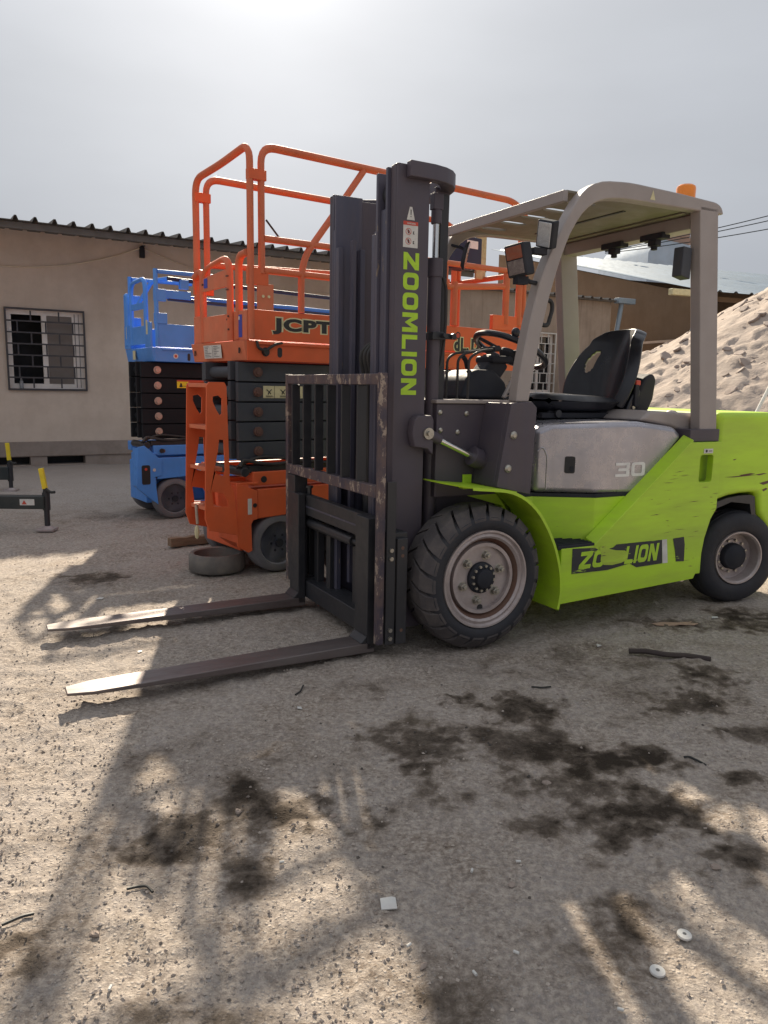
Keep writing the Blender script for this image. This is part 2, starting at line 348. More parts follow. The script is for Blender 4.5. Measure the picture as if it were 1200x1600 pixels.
# ------------------------------------------------------------------ forklift (local x = rearwards, y = away, z = up)
FK = thing('forklift', 'lime green forklift with dark mast, rusty load backrest and two long forks', 'forklift', (.4772, 3.4208, 0), R(28))
def wheel_front(y0, face):
    """face = -1: outer face towards -y"""
    s = face; yb = y0
    A = lambda h: h      # axial coordinate measured inwards from the outer face
    c = (0, yb, .34); ax = (0, -s, 0)
    w = MB().lathe(c, ax, [(.030, .150), (.030, .166), (.062, .172), (.050, .186), (.020, .190), (.012, .200), (.016, .212), (.004, .220), (.004, .228), (.016, .231),
                           (.205, .231), (.205, .20), (.07, .15)], 64, closed=True)
    W = w.build('wheel', 'rim', FK, ang=25)
    MB().lathe(c, ax, [(.064, .171), (.044, .1875), (.0225, .1915), (.0225, .189), (.06, .168)], 64, closed=True).build('lock_ring', 'rust2', W)
    d = MB().lathe(c, ax, [(.058, .168), (.052, .160), (.050, .12), (.054, .07), (.075, .07), (.075, .168)], 64, closed=True).build('disc', 'rim', W)
    MB().cyl((.0, yb+(-s)*.0515, .34-.143), (0, yb+(-s)*.048, .34-.143), .015, n=16).build('valve_hole', 'print', W)
    # tyre
    prof = [(.02, .226), (.006, .236), (.0, .262), (.004, .288), (.020, .300), (.045, .310), (.118, .312), (.190, .310), (.215, .300), (.232, .288), (.235, .262), (.228, .236), (.21, .226)]
    MB().lathe(c, ax, prof, 72, closed=True).build('tyre', 'rubber', W, ang=50)
    lug = MB(); n = 22
    for side in (0, 1):
        for k in range(n):
            t0 = 2*PI*(k+.5*side)/n; dt = 2*PI/n*.87; skew = .20
            h = [.002, .022, .048, .090, .122]; r1 = [.285, .316, .337, .3415, .342]; r0 = [.258, .28, .300, .306, .308]
            if side: h = [.235-q for q in h]
            V = []
            for i in range(5):
                q = abs(h[i]-(.235 if side else 0)); wv = dt*(.92 if i < 2 else 1)
                for rr, tt in ((r0[i], 0), (r1[i], 0), (r1[i], wv), (r0[i], wv)):
                    t = t0+tt+skew*(q/.12)
                    V.append((rr*math.sin(t), yb-s*h[i], .34+rr*math.cos(t)))
            F = [(0, 1, 2, 3), (19, 18, 17, 16)]
            for i in range(4):
                for j in range(4): F.append((i*4+j, i*4+(j+1) % 4, i*4+4+(j+1) % 4, i*4+4+j))
            lug.add(V, F)
    lg = lug.build('tread', 'tread', W, bevel=.003, ang=25); lg['kind'] = 'stuff'
    # hub and bolts
    MB().lathe(c, ax, [(.060, .075), (.040, .073), (.034, .066), (.030, .048), (.012, .044), (.008, .036), (.008, .0)], 40).build('hub', 'plastic', W)
    nb = MB().cyl((0, yb, .34), (0, yb-s*.004, .34), .024, n=20).cyl((0, yb, .34), (0, yb+s*.019, .34), .0195, .0185, n=6).cyl((0, yb, .34), (0, yb+s*.032, .34), .0095, n=10).build('lug_nut', 'nut', W, bevel=.0015)
    sb = MB().cyl((0, yb, .34), (0, yb+s*.010, .34), .0075, .0065, n=8).build('hub_bolt', 'nut', W)
    for k in range(6):
        t = 2*PI*(k+.2)/6; x, z = .107*math.sin(t), .107*math.cos(t)
        (nb if k == 0 else dup(nb, W)).location = (x, -s*.050, z)
    for k in range(12):
        t = 2*PI*(k+.35)/12; x, z = .058*math.sin(t), .058*math.cos(t)
        (sb if k == 0 else dup(sb, W)).location = (x, -s*.033, z)
    return W
wheel_front(0, -1)
W2 = wheel_front(1.22, 1)
def wheel_rear(y0, face):
    s = face; c = (0, 0, 0); ax = (0, -s, 0)
    W = MB().lathe(c, ax, [(.012, .138), (.002, .146), (.002, .153), (.016, .156), (.17, .156), (.17, .14), (.10, .120), (.084, .112), (.080, .135), (.03, .134)], 56, closed=True).build('wheel', 'rim', FK, ang=25)
    MB().lathe(c, ax, [(.082, .136), (.080, .10), (.072, .096), (.070, .0)], 48).build('disc', 'rim', W)
    prof = [(.018, .152), (.004, .165), (.0, .20), (.004, .235), (.018, .256), (.04, .267), (.135, .267), (.16, .256), (.174, .235), (.178, .20), (.172, .165), (.16, .152)]
    MB().lathe(c, ax, prof, 64, closed=True).build('tyre', 'rubber', W, ang=50)
    for q in (.055, .09, .125):
        g = MB().lathe(c, ax, [(q-.012, .2665), (q-.010, .270), (q+.010, .270), (q+.012, .2665)], 64, closed=True).build('tread_band', 'rubber', W)
    MB().lathe(c, ax, [(.075, .078), (.045, .076), (.035, .070), (.030, .055), (.022, .04), (.020, .0)], 36).build('hub', 'plastic', W)
    sb = MB().cyl((0, 0, 0), (0, s*.012, 0), .008, .007, n=8).build('hub_bolt', 'nut', W)
    for k in range(12):
        t = 2*PI*(k+.35)/12
        (sb if k == 0 else dup(sb, W)).location = (.093*math.sin(t), -s*.070, .093*math.cos(t))
    W.location = (1.805, y0, .268); W.rotation_euler = (0, 0, R(-14)); return W
wheel_rear(.055, -1); wheel_rear(1.165, 1)
MB().box(1.73, 1.93, .30, .92, .18, .34).cyl((1.83, .26, .26), (1.83, .96, .26), .05).build('rear_axle', 'black', FK, bevel=.01)
MB().cyl((0, .24, .34), (0, .98, .34), .10).cyl((0, .24, .34), (0, .30, .34), .15).box(-.12, .3, .34, .88, .2, .62).build('front_axle', 'black', FK, bevel=.01)

# mast: three nested pairs of channels
def mast_rail(x0, x1, yo, d, zt, name, m, cut=0):
    """channel, web at yo (thick .018), flanges reaching d inwards (signed)"""
    s = 1 if d > 0 else -1; b = MB()
    b.box(x0, x1, min(yo, yo+s*.018), max(yo, yo+s*.018), .09, zt)
    zf = zt-cut
    y0, y1 = sorted((yo+s*.018, yo+d))
    b.box(x0, x0+.026, y0, y1, .09, zf).box(x1-.026, x1, y0, y1, .09, zt-.02 if cut == 0 else zf)
    return b.build(name, m, FK, bevel=.003)
yl, yr = .22, .93
mast_rail(-.385, -.225, yl, .060, 2.14, 'outer_mast_rail', 'mast')
mast_rail(-.385, -.225, yr, -.060, 2.14, 'outer_mast_rail', 'mast')
for yo, s in ((yl+.064, 1), (yr-.064, -1)):
    mast_rail(-.400, -.250, yo, .056*s, 2.135, 'middle_mast_rail', 'mast_edge', .17)
    mast_rail(-.415, -.270, yo+.060*s, .054*s, 2.12, 'inner_mast_rail', 'mast_edge', .25)
    for z in ((2.03,) if s > 0 else ()):
        MB().cyl((-.345, yo+s*.018, z), (-.345, yo+s*.058, z), .05, n=24).build('mast_roller', 'black', FK, bevel=.004)
        MB().cyl((-.345, yo+s*.078, z-.08), (-.345, yo+s*.115, z-.08), .05, n=24).build('mast_roller', 'black', FK, bevel=.004)
# bow between the rail tops
cy = (yl+yr)/2
def bow(x0, d, w, k=12): return [(x0+d*max(0, math.sin(R(a)))**.62, cy-w*(abs(math.cos(R(a)))**.62)*(1 if a <= 90 else -1)) for a in range(0, 181, k)]
ob = bow(-.345, .335, cy-yl+.042); ib = bow(-.345, .265, cy-yl+.002)
MB().prism(ob+ib[::-1], 2.082, 2.148, 'xy').build('mast_bow', 'mast', FK, bevel=.005, ang=40)
MB().box(-.412, -.160, .792, .806, .12, 2.105).build('inner_rail_web', 'mast', FK, bevel=.003)
for z in (.16, .62, 1.15):
    MB().box(-.262, -.235, yl+.02, yr-.02, z, z+.09).build('mast_crossmember', 'mast', FK, bevel=.004)
# lift cylinders
for s, y in ((1, .30), (-1, .85)):
    MB().cyl((-.14, y, .2), (-.14, y, 1.76), .031, n=20).cyl((-.14, y, 1.70), (-.14, y, 1.78), .036, n=20).build('lift_cylinder', 'mast', FK)
    MB().box(-.100, -.058, y+.028*s, y+.036*s, 1.15, 2.07).build('chain_guard', 'black', FK)
    MB().cyl((-.14, y, 1.76), (-.14, y, 1.93), .015, n=16).build('lift_rod', 'chrome', FK)
    MB().cyl((-.14, y, 1.93), (-.14, y, 1.99), .024, n=14).box(-.165, -.115, y-.02, y+.02, 1.99, 2.06).build('rod_head', 'mast', FK, bevel=.003)
    MB().box(-.17, -.11, y-.045, y+.04, 1.42, 1.455).cyl((-.12, y-.05, 1.438), (-.12, y-.075, 1.438), .012, n=8).box(-.11, -.035, y-.035, y-.015, 1.425, 1.45).cyl((-.06, y-.035, 1.438), (-.06, y-.055, 1.438), .014, n=8).build('cylinder_clamp', 'black', FK, bevel=.003)
    if s > 0: MB().tube([(-.095, y, 1.70), (-.078, y, 1.66), (-.075, y, 1.5), (-.085, y, 1.38), (-.10, y, 1.30)], .008, .05).build('hydraulic_hose', 'hand', FK)
    MB().prism([(-.125, 1.74), (-.085, 1.70), (-.052, 1.74), (-.048, 2.10), (-.125, 2.10)], y+.045*s-.008, y+.045*s+.008).build('guide_plate', 'mast', FK, bevel=.003)
MB().cyl((-.30, .575, .15), (-.30, .575, 1.1), .045, n=20).build('free_lift_cylinder', 'black', FK)
MB().cyl((-.30, .575, 1.1), (-.30, .575, 1.2), .03, n=20).build('free_lift_rod', 'black', FK)
for y in (.52, .56, .60):
    MB().tube([(-.33, y, .55), (-.34, y, 1.25), (-.37, y, 1.36), (-.31, y-.02, 1.42), (-.29, y, 1.30), (-.29, y, .9)], .011, .08).build('hydraulic_hose', 'hand', FK)
for y in (.44, .70):
    MB().box(-.365, -.345, y, y+.03, .2, 1.9).build('lift_chain', 'mast_edge', FK)
# tilt cylinders and brackets
for y, s in ((.185, 1), (.965, -1)):
    MB().prism([(-.235, .93), (-.300, .94), (-.315, 1.0), (-.305, 1.06), (-.285, 1.08), (-.215, 1.08), (-.205, 1.06), (-.205, .90)], y-.018, y+.034).build('tilt_bracket', 'mast', FK, bevel=.006)
    MB().cyl((-.235, y-.028*s, 1.0), (-.235, y-.012*s, 1.0), .026, n=20).cyl((-.235, y-.040*s, 1.0), (-.235, y-.02*s, 1.0), .012, n=6).build('tilt_pin', 'nut', FK)
    MB().cyl((-.235, y, 1.0), (-.16, y, .968), .030, .022, n=16).build('rod_eye', 'mast', FK)
    MB().cyl((-.18, y, .975), (.05, y, .878), .0155, n=16).build('tilt_rod', 'chrome', FK)
    MB().cyl((.03, y, .887), (.30, y, .774), .042, n=24).cyl((.015, y, .893), (.06, y, .874), .047, n=24).build('tilt_cylinder', 'mast', FK, bevel=.003)
# carriage
MB().box(-.485, -.44, .16, 1.10, .515, .625).build('upper_fork_bar', 'black', FK, bevel=.006)
MB().box(-.487, -.483, .20, 1.06, .560, .568).build('bar_notch_strip', 'mast_edge', FK)
MB().box(-.485, -.435, .16, 1.10, .06, .155).box(-.46, -.36, .2, 1.06, .145, .156).build('lower_fork_bar', 'black', FK, bevel=.006)
for y in (.30, .46, .78, .94):
    MB().box(-.44, -.40, y, y+.05, .1, .6).build('carriage_upright', 'black', FK, bevel=.004)
MB().cyl((-.455, .46, .47), (-.455, 1.02, .47), .026, n=20).cyl((-.455, .40, .47), (-.455, .46, .47), .014, n=16).build('side_shift_cylinder', 'black', FK)
for y in (.34, .37, .40):
    MB().tube([(-.445, y+.02, .45), (-.46, y, .38), (-.46, y, .24)], .009, .04).cyl((-.46, y, .24), (-.46, y, .17), .012, n=10).build('hydraulic_hose', 'hand', FK)
    MB().cyl((-.46, y, .225), (-.46, y, .16), .0135, n=8).build('hose_fitting', 'nut', FK)
MB().box(-.480, -.4785, .84, .93, .128, .152).build('small_white_tag', 'white', FK)
for k in range(7):
    MB().box(-.470, -.448, .22+k*.125, .25+k*.125, .6252, .6262).build('bar_notch', 'print', FK)
MB().cyl((-.455, 1.02, .625), (-.455, 1.02, .665), .012, n=10).cyl((-.455, 1.02, .66), (-.455, 1.02, .672), .02, n=10).build('fork_lock_pin', 'black', FK)
# load backrest
for y0, y1, z0 in ((.085, .118, .075), (1.175, 1.210, .12)):
    MB().box(-.520, -.488, y0, y1, z0, 1.262).build('backrest_upright', 'rust', FK, bevel=.003)
MB().box(-.520, -.488, .118, 1.175, 1.212, 1.258).build('backrest_top_bar', 'rust', FK, bevel=.003)
MB().box(-.522, -.490, .118, 1.175, .728, .780).build('backrest_middle_bar', 'rust', FK, bevel=.003)
br = MB().box(-.523, -.478, -.007, .007, .780, 1.208).build('backrest_bar', 'black', FK, bevel=.0015)
for k, y in enumerate((1.105, .946, .79, .637, .472, .305)):
    (br if k == 0 else dup(br, FK)).location = (0, y, 0)
for y0, y1 in ((.083, .098), (1.20, 1.215)):
    MB().box(-.479, -.435, y0, y1, .07, .80).build('backrest_bracket', 'black', FK, bevel=.003)
MB().box(-.525, -.45, 1.06, 1.165, .13, .725).build('backrest_side_plate', 'black', FK, bevel=.003)
for y0, y1 in ((.085, .16), (1.10, 1.20)):
    MB().box(-.425, -.372, y0, y1, .065, .548).build('carriage_side_plate', 'black', FK, bevel=.004)
    MB().box(-.45, -.36, .11 if y0 < 1 else 1.08, .20 if y0 < 1 else 1.13, .46, .57).build('carriage_lug', 'black', FK, bevel=.004)
    MB().box(-.46, -.38, .11 if y0 < 1 else 1.08, .20 if y0 < 1 else 1.13, .09, .16).build('carriage_lug', 'black', FK, bevel=.004)
bo = MB().cyl((-.458, .083, 0), (-.458, .073, 0), .0095, n=8).build('bracket_bolt', 'nut', FK)
for k, z in enumerate((.500, .462, .138, .100)): (bo if k == 0 else dup(bo, FK)).location = (0, 0, z)
ho = MB().cyl((-.398, .0845, 0), (-.398, .0855, 0), .008, n=12).build('bolt_hole', 'rust2', FK)
for k, z in enumerate((.505, .47, .13)): (ho if k == 0 else dup(ho, FK)).location = (0, 0, z)
# forks
def fork(yh, yt):
    b = MB(); w = .130
    b.box(-.530, -.488, yh, yh+w, .03, .632)
    N_ = 14; V = []; xs = [-.488, -.53]+list(np.linspace(-.58, -1.79, N_)); m = len(xs)
    for x in xs:
        t = max(0, (-.53-x)/1.26); y0 = yh+(yt-yh)*t; ztop = .062+.006*t if x > -.50 or t > 0 else .062
        th = .046*(1-t)+.011*t; wt = w
        if t > .90: wt = w*(1-.40*((t-.90)/.10)**2)
        ym = y0+w/2
        V += [(x, ym-wt/2, ztop), (x, ym+wt/2, ztop), (x, ym+wt/2, ztop-th), (x, ym-wt/2, ztop-th)]
    F = [(0, 1, 2, 3), tuple(range(4*m-1, 4*m-5, -1))]
    for i in range(m-1):
        for j in range(4): F.append((i*4+j, i*4+4+j, i*4+4+(j+1) % 4, i*4+(j+1) % 4))
    bl = MB().add(V, F).build('fork', 'fork', FK, bevel=.004)
    b.add([(-.53, yh, .06), (-.53, yh+w, .06), (-.56, yh+w, .063), (-.56, yh, .063), (-.53, yh, .095), (-.53, yh+w, .095)], [(0, 1, 2, 3), (3, 2, 5, 4), (0, 3, 4), (1, 5, 2), (0, 4, 5, 1)])
    sh = b.build('fork_shank', 'black', bl, bevel=.004)
    return bl
fork(.165, .085); fork(.995, .925)
# ---- front cowl
MB().box(-.150, .300, .235, .985, .695, 1.132).box(-.15, .25, .30, .92, .3, .70).build('front_cowl', 'mast', FK, bevel=.006)
MB().box(-.158, .300, .225, .99, 1.1325, 1.150).build('floor_plate', 'guard', FK, bevel=.004)
MB().cyl((.151, .2338, .967), (.151, .2332, .967), .048, n=28).build('cowl_opening', 'print', FK)
MB().tube([(.135, .20, .985), (.15, .222, .98), (.165, .215, .96), (.185, .215, .93)], .009, .02).build('red_hose_end', 'red', FK)
MB().tube([(.16, .21, .94), (.17, .20, .88), (.15, .21, .82)], .012, .03).build('brake_hose', 'hand', FK)
cb = MB().lathe((0, .235, 0), (0, -1, 0), [(0, .012), (.004, .012), (.009, .006), (.009, 0)], 14).build('cowl_bolt', 'nut', FK)
for k, (x, z) in enumerate(((-.132, 1.092), (.014, 1.086), (-.033, 1.0), (-.128, 1.01), (.029, .789))): (cb if k == 0 else dup(cb, FK)).location = (x, 0, z)
for y0, y1 in ((.03, .06), (1.16, 1.19)):
    p = [(.118, 1.14), (.235, 1.148), (.265, 1.12), (.249, .718), (.055, .76)]
    MB().prism(p, y0, y1).build('guard_foot_plate', 'mast', FK, bevel=.003)
    MB().prism([(.118, 1.14), (.055, .76), (.075, .76), (.138, 1.14)], min(y1, y0+.03) if y0 < 1 else .99, .235 if y0 < 1 else y0).build('guard_foot_gusset', 'mast', FK, bevel=.003)
pb = MB().lathe((0, .03, 0), (0, -1, 0), [(0, .019), (.006, .018), (.012, .010), (.013, 0)], 18).build('foot_bolt', 'nut', FK)
for k, (x, z) in enumerate(((.136, .996), (.112, .844))): (pb if k == 0 else dup(pb, FK)).location = (x, 0, z)
MB().box(-.02, .08, .19, .2345, .735, .75).box(.0, .05, .225, .2345, .74, .80).build('fender_bracket', 'lime', FK, bevel=.003)
# ---- fenders
def fender(s):
    Y = (lambda y: y) if s > 0 else (lambda y: 1.22-y)
    P = [(-.21, .788), (-.12, .772), (.0, .762), (.10, .752), (.19, .716), (.275, .650), (.35, .545), (.405, .43), (.436, .31), (.440, .22), (.425, .150)]
    P = [(p.x, p.z) for p in fillet([(a, 0, b) for a, b in P], .06, 3)]
    V = []; F = []; n = len(P)
    for i, (x, z) in enumerate(P):
        j0, j1 = P[max(i-1, 0)], P[min(i+1, n-1)]; t = Vector((j1[0]-j0[0], j1[1]-j0[1])).normalized(); nx, nz = t[1], -t[0]   # towards the wheel
        yo = -.012
        if x < -.12: yo = -.012+(-.12-x)/.09*.10
        V += [(x, Y(yo), z), (x, Y(.242), z), (x+nx*-.005 if 0 else x+(-nx)*.0, Y(.242), z-.006), (x, Y(yo+.004), z-.006)]
    # outer lip, turned down towards the wheel
    for i in range(n-1):
        for j in range(4): F.append((i*4+j, i*4+4+j, i*4+4+(j+1) % 4, i*4+(j+1) % 4))
    F += [(0, 1, 2, 3), tuple(range(4*n-1, 4*n-5, -1))]
    o = MB().add(V, F).build('fender', 'lime', FK, ang=40)
    # lip and inner web
    cw = (0, .34); b = MB(); L = []; 
    for i, (x, z) in enumerate(P):
        d = Vector((cw[0]-x, cw[1]-z)).normalized()*.014
        L.append(((x, z), (x+d.x, z+d.y)))
    V = []; F = []
    for i, (p, q) in enumerate(L):
        yo = -.012 if p[0] > -.13 else .02
        V += [(p[0], Y(yo), p[1]), (q[0], Y(yo), q[1]), (q[0], Y(yo+.003), q[1]), (p[0], Y(yo+.003), p[1])]
    k0 = 3
    for i in range(k0, n-1):
        for j in range(4): F.append((i*4+j, i*4+4+j, i*4+4+(j+1) % 4, i*4+(j+1) % 4))
    b.add(V, F); b.build('fender_lip', 'lime', FK, ang=40)
    web = [(x, z-.004) for x, z in P] + [(.30, .16), (.30, .62), (.02, .70), (-.02, .74)]
    web = [q for q in web if q[0] > -.05]
    MB().prism(web, Y(.238), Y(.2455)).build('fender_web', 'lime', FK)
fender(1); fender(-1)
# ---- body
sidep = [(.447, .165), (1.385, .200), (1.425, .28), (1.448, .42), (1.485, .525), (1.524, .578), (1.524, .943), (1.300, .943), (.664, .443), (.445, .443)]
hole = [(p[0], p[1]) for p in rrect(.100, .145, .015, 3, (1.415, .802))]
for y0, y1 in ((.015, .055), (1.165, 1.205)):
    MB().prism(sidep, y0, y1, holes=[hole]).build('side_panel', 'lime', FK, bevel=.003)
MB().box(1.35, 1.48, .10, .11, .71, .89).build('filler_recess', 'lime', FK)
MB().sphere((1.392, .075, .76), .02, 10, (1, .6, 1.2)).box(1.39, 1.40, .07, .09, .74, .80).build('filler_latch', 'plastic', FK)
MB().box(1.385, 1.455, .0130, .0136, .884, .908).build('pocket_sticker', 'white', FK)
MB().cyl((1.405, .0126, .896), (1.405, .0124, .896), .008, n=12).box(1.422, 1.447, .0122, .0125, .894, .898).build('sticker_print', 'print', FK)
# sloping flange along the diagonal
dv = Vector((1.300-.664, 0, .943-.443)).normalized(); nv = Vector((-dv.z, 0, dv.x))
b = MB(); A = Vector((.655, 0, .450)); B_ = Vector((1.30, 0, .957))
b.add([A+Vector((0, .013, 0)), B_+Vector((0, .013, 0)), B_+Vector((0, .082, .024)), A+Vector((0, .082, .024)), A+Vector((0, .013, -.02)), B_+Vector((0, .013, -.02)), B_+Vector((0, .082, -.0)), A+Vector((0, .082, -.0))],
      [(0, 1, 2, 3), (7, 6, 5, 4), (0, 4, 5, 1), (1, 5, 6, 2), (2, 6, 7, 3), (3, 7, 4, 0)]).build('panel_flange', 'lime', FK, bevel=.003)
core = [(.245, .243), (.435, .243), (.705, .083), (1.52, .083), (1.52, 1.137), (.705, 1.137), (.435, .977), (.245, .977)]
MB().prism(core, .20, .672, 'xy').build('body', 'lime', FK, bevel=.006)
MB().prism([(1.03, .672), (1.52, .672), (1.52, .945), (1.32, .945)], .083, 1.137).build('body_shoulder', 'lime', FK, bevel=.004)
MB().prism([(.245, .243), (.435, .243), (.705, .083), (1.0, .083), (1.0, 1.137), (.705, 1.137), (.435, .977), (.245, .977)], .672, .690, 'xy').build('hood_seal', 'plastic', FK)
MB().prism([(1.005, .664), (1.300, .962), (1.315, .955), (1.02, .655)], .078, 1.14).build('hood_seal', 'plastic', FK)
MB().box(.425, .665, .018, .245, .437, .456).build('step', 'plastic', FK, bevel=.004)
sr = MB().box(.435, .65, -.004, .004, .456, .462).build('step_rib', 'plastic', FK)
for k in range(8): (sr if k == 0 else dup(sr, FK)).location = (0, .035+k*.026, 0)
MB().tube([(.262, .225, .66), (.262, .20, .70), (.262, .195, .80), (.275, .195, .825), (.30, .195, .81), (.31, .195, .78)], .008, .02).box(.245, .30, .196, .202, .69, .80).build('hood_hook', 'lime', FK, bevel=.002)
# hood
hp = [(.43, .692), (.705, .690), (.99, .672), (1.298, .972), (1.235, 1.022), (.97, 1.052), (.705, 1.050), (.50, 1.040), (.43, 1.005)]
def yn(x): return .235-(x-.43)/.275*.155 if x < .705 else .080
n = len(hp); V = [(x, yn(x), z) for x, z in hp]+[(x, 1.22-yn(x), z) for x, z in hp]
F = [(i, (i+1) % n, n+(i+1) % n, n+i) for i in range(n)]+[(0, 1, 6, 7, 8), (1, 2, 3, 4, 5, 6), (n+8, n+7, n+6, n+1, n), (n+6, n+5, n+4, n+3, n+2, n+1)]
MB().add(V, F).build('hood', 'hood', FK, bevel=.030, seg=5, ang=18)
def onhood(t, z, off=.002):      # point on the slanted front-corner face of the hood
    x = .43+t*.275; return Vector((x, yn(x), z))+Vector((-.49, -.87, 0))*off
e1 = Vector((.275, -.155, 0)).normalized()
for nm, t, z, w, h, off, mm in (('latch_recess', .56, .835, .052, .085, .0015, 'print'), ('latch_lever', .59, .815, .020, .03, .004, 'plastic')):
    o_ = onhood(t, z, off); p = [(o_+e1*a+Vector((0, 0, b_))) for a, b_ in rrect(w, h, .01, 3)]
    q = [v+Vector((-.49, -.87, 0))*.002 for v in p]; k = len(p)
    MB().add(p+q, [tuple(range(k)), tuple(range(2*k-1, k-1, -1))]+[(i, (i+1) % k, k+(i+1) % k, k+i) for i in range(k)]).build(nm, mm, FK)
MB().tube([onhood(.20, .71, .0), onhood(.20, .88, .0), onhood(.12, .925, .0), onhood(.04, .90, .0)], .004, .03).build('hood_crease', 'hood', FK)
put2d(block_text('30', .12), 'lettering', 'greyprint', FK, (.825, .0795, .772), (1, 0, 0), (0, 0, 1), (.205, .072), .0012)
MB().prism([(1.02, 1.055), (1.25, 1.020), (1.40, .975), (1.53, .975), (1.53, 1.088), (1.10, 1.106)], .13, 1.09).build('rear_deck', 'guard', FK, bevel=.02, seg=3)
MB().sphere((1.385, .25, 1.085), .03, 10, (1.3, 1, .7)).build('deck_cap', 'rim', FK)
MB().cyl((1.30, .45, 1.09), (1.30, .45, 1.105), .02, n=14).build('deck_plug', 'plastic', FK)
# counterweight
cw = [(1.531, .600), (1.58, .618), (1.66, .636), (1.76, .645), (1.86, .645), (1.905, .640), (1.925, .53), (2.01, .43), (2.08, .36), (2.36, .36), (2.40, .55), (2.41, .90), (2.39, 1.02), (2.30, 1.082), (1.95, 1.100), (1.531, 1.100)]
MB().prism(cw, .045, 1.175).build('counterweight', 'lime', FK, bevel=.035, seg=4, ang=40)
MB().prism([(1.535, .585), (1.58, .606), (1.66, .624), (1.76, .632), (1.86, .632), (1.895, .62), (1.915, .52), (2.0, .42), (2.03, .38), (1.96, .38), (1.90, .45), (1.86, .58), (1.70, .60), (1.54, .56)], .06, 1.16).build('arch_shade', 'black', FK)  # added black sheet, stands for the shade inside the rear wheel arches
MB().box(1.45, 2.05, .28, .94, .25, .56).build('steering_housing', 'black', FK, bevel=.01)
MB().tube([(1.62, .04, .72), (1.64, .04, .722)], .001).build('chip', 'print', FK) if False else None
# black strip decal with worn lettering
dec = mat('worn_strip_decal', (.022, .024, .030), .55, dirt=.15, chips=.62, ccol=(.36, .52, .05), cscale=7, stretch=(.55, 1, 3.0), bump=0)
def strip(pts, y, m, nm): return MB().add([(x, y, z) for x, z in pts], [tuple(range(len(pts)))]).build(nm, m, FK, smooth=False)
strip([(.512, .440), (.66, .432), (.70, .41), (.78, .425), (.80, .438), (1.122, .437), (1.13, .36), (1.135, .309), (.95, .305), (.90, .33), (.75, .31), (.514, .312)], .0134, dec, 'decal_strip')
strip([(1.122, .437), (1.158, .437), (1.176, .309), (1.138, .309)], .0130, 'white', 'decal_white_stripe')
strip([(1.203, .436), (1.285, .441), (1.296, .400), (1.300, .306), (1.238, .309), (1.225, .37)], .0134, dec, 'decal_strip')
put2d(block_text('ZO', .14, .22), 'lettering', 'limeprint', FK, (.555, .0125, .332), (1, 0, 0), (0, 0, 1), (.175, .086), 0)
put2d(block_text('LION', .14, .22), 'lettering', 'limeprint', FK, (.860, .0125, .330), (1, 0, 0), (0, 0, 1), (.245, .092), 0)
worn = mat('scraped_lime_paint', (.42, .60, .05), .6, dirt=.5, dcol=(.28, .24, .08), dscale=9, chips=.62, ccol=(.08, .06, .035), cscale=16, stretch=(.4, 1, 3), bump=.2)
strip([(.685, .43), (.70, .442), (.73, .436), (.755, .418), (.80, .408), (.86, .402), (.885, .385), (.88, .352), (.84, .340), (.78, .334), (.72, .340), (.698, .365), (.70, .40)], .0118, worn, 'scraped_patch')
# dents and scratches on the flank
random.seed(5)
scr = MB()
for k in range(64):
    x = random.uniform(1.0, 1.5); z = random.uniform(.30, .88); L_ = random.uniform(.01, .09)
    if x < 1.02+.0 and z > .7: continue
    if z > .443+(x-.664)*.786-.03: continue
    if 1.34 < x+L_ and x < 1.49 and z > .71: continue
    if x+L_ > 1.42 and z < .56: continue
    h = random.uniform(.0005, .0015); sl = random.uniform(-.1, .1)
    scr.add([(x, .0142, z), (x+L_*.5, .0142, z+sl*L_*.5-h), (x+L_, .0142, z+sl*L_), (x+L_*.5, .0142, z+sl*L_*.5+h)], [(0, 1, 2, 3)])
scr.build('scratches', 'rust2', FK, smooth=False)['kind'] = 'stuff'
scr = MB()
for x, z, L_, h in ((1.60, .745, .28, .004), (1.72, .752, .14, .008), (1.86, .75, .10, .006), (1.66, .84, .03, .004), (1.9, .70, .12, .012), (1.93, .66, .05, .01)):
    scr.add([(x, .0437, z), (x+L_*.3, .0437, z-h), (x+L_, .0437, z+.003), (x+L_*.7, .0437, z+h)], [(0, 1, 2, 3)])
scr.build('scratches', 'rust2', FK, smooth=False)['kind'] = 'stuff'
# ---- overhead guard
for y0, y1 in ((.05, .115), (1.105, 1.17)):
    MB().prism([(1.384, .995), (1.516, .995), (1.388, 2.13), (1.254, 2.13)], y0, y1).build('rear_leg', 'guard', FK, bevel=.006)
    MB().box(1.30, 1.525, y0-.012, y1+.03, .944, 1.010).build('leg_bracket', 'mast', FK, bevel=.004)
    outer = [(.160, 1.145), (.168, 1.25), (.195, 1.40), (.226, 1.55), (.266, 1.70), (.328, 1.845), (.395, 1.965), (.455, 2.060), (.515, 2.125), (.60, 2.162), (.77, 2.177), (1.09, 2.170), (1.375, 2.158), (1.415, 2.140), (1.430, 2.105)]
    inner = [(1.25, 2.103), (1.19, 2.103), (.738, 2.098), (.63, 2.085), (.555, 2.058), (.49, 2.005), (.425, 1.91), (.372, 1.78), (.325, 1.63), (.285, 1.46), (.255, 1.29), (.232, 1.145)]
    o2 = [(p.x, p.z) for p in fillet([(a, 0, b) for a, b in outer], .05, 2)]; i2 = [(p.x, p.z) for p in fillet([(a, 0, b) for a, b in inner], .05, 2)]
    MB().prism(o2+i2, y0, y1).build('guard_side_frame', 'guard', FK, bevel=.008, seg=3, ang=35)
slots = [rrect(.16, .060, .028, 4, (.655, y)) for y in (.25, .43, .61, .79, .97)]
MB().prism([(.445, .115), (1.38, .115), (1.38, 1.105), (.445, 1.105)], 2.104, 2.114, 'xy', holes=slots).build('roof_panel', 'roof', FK)
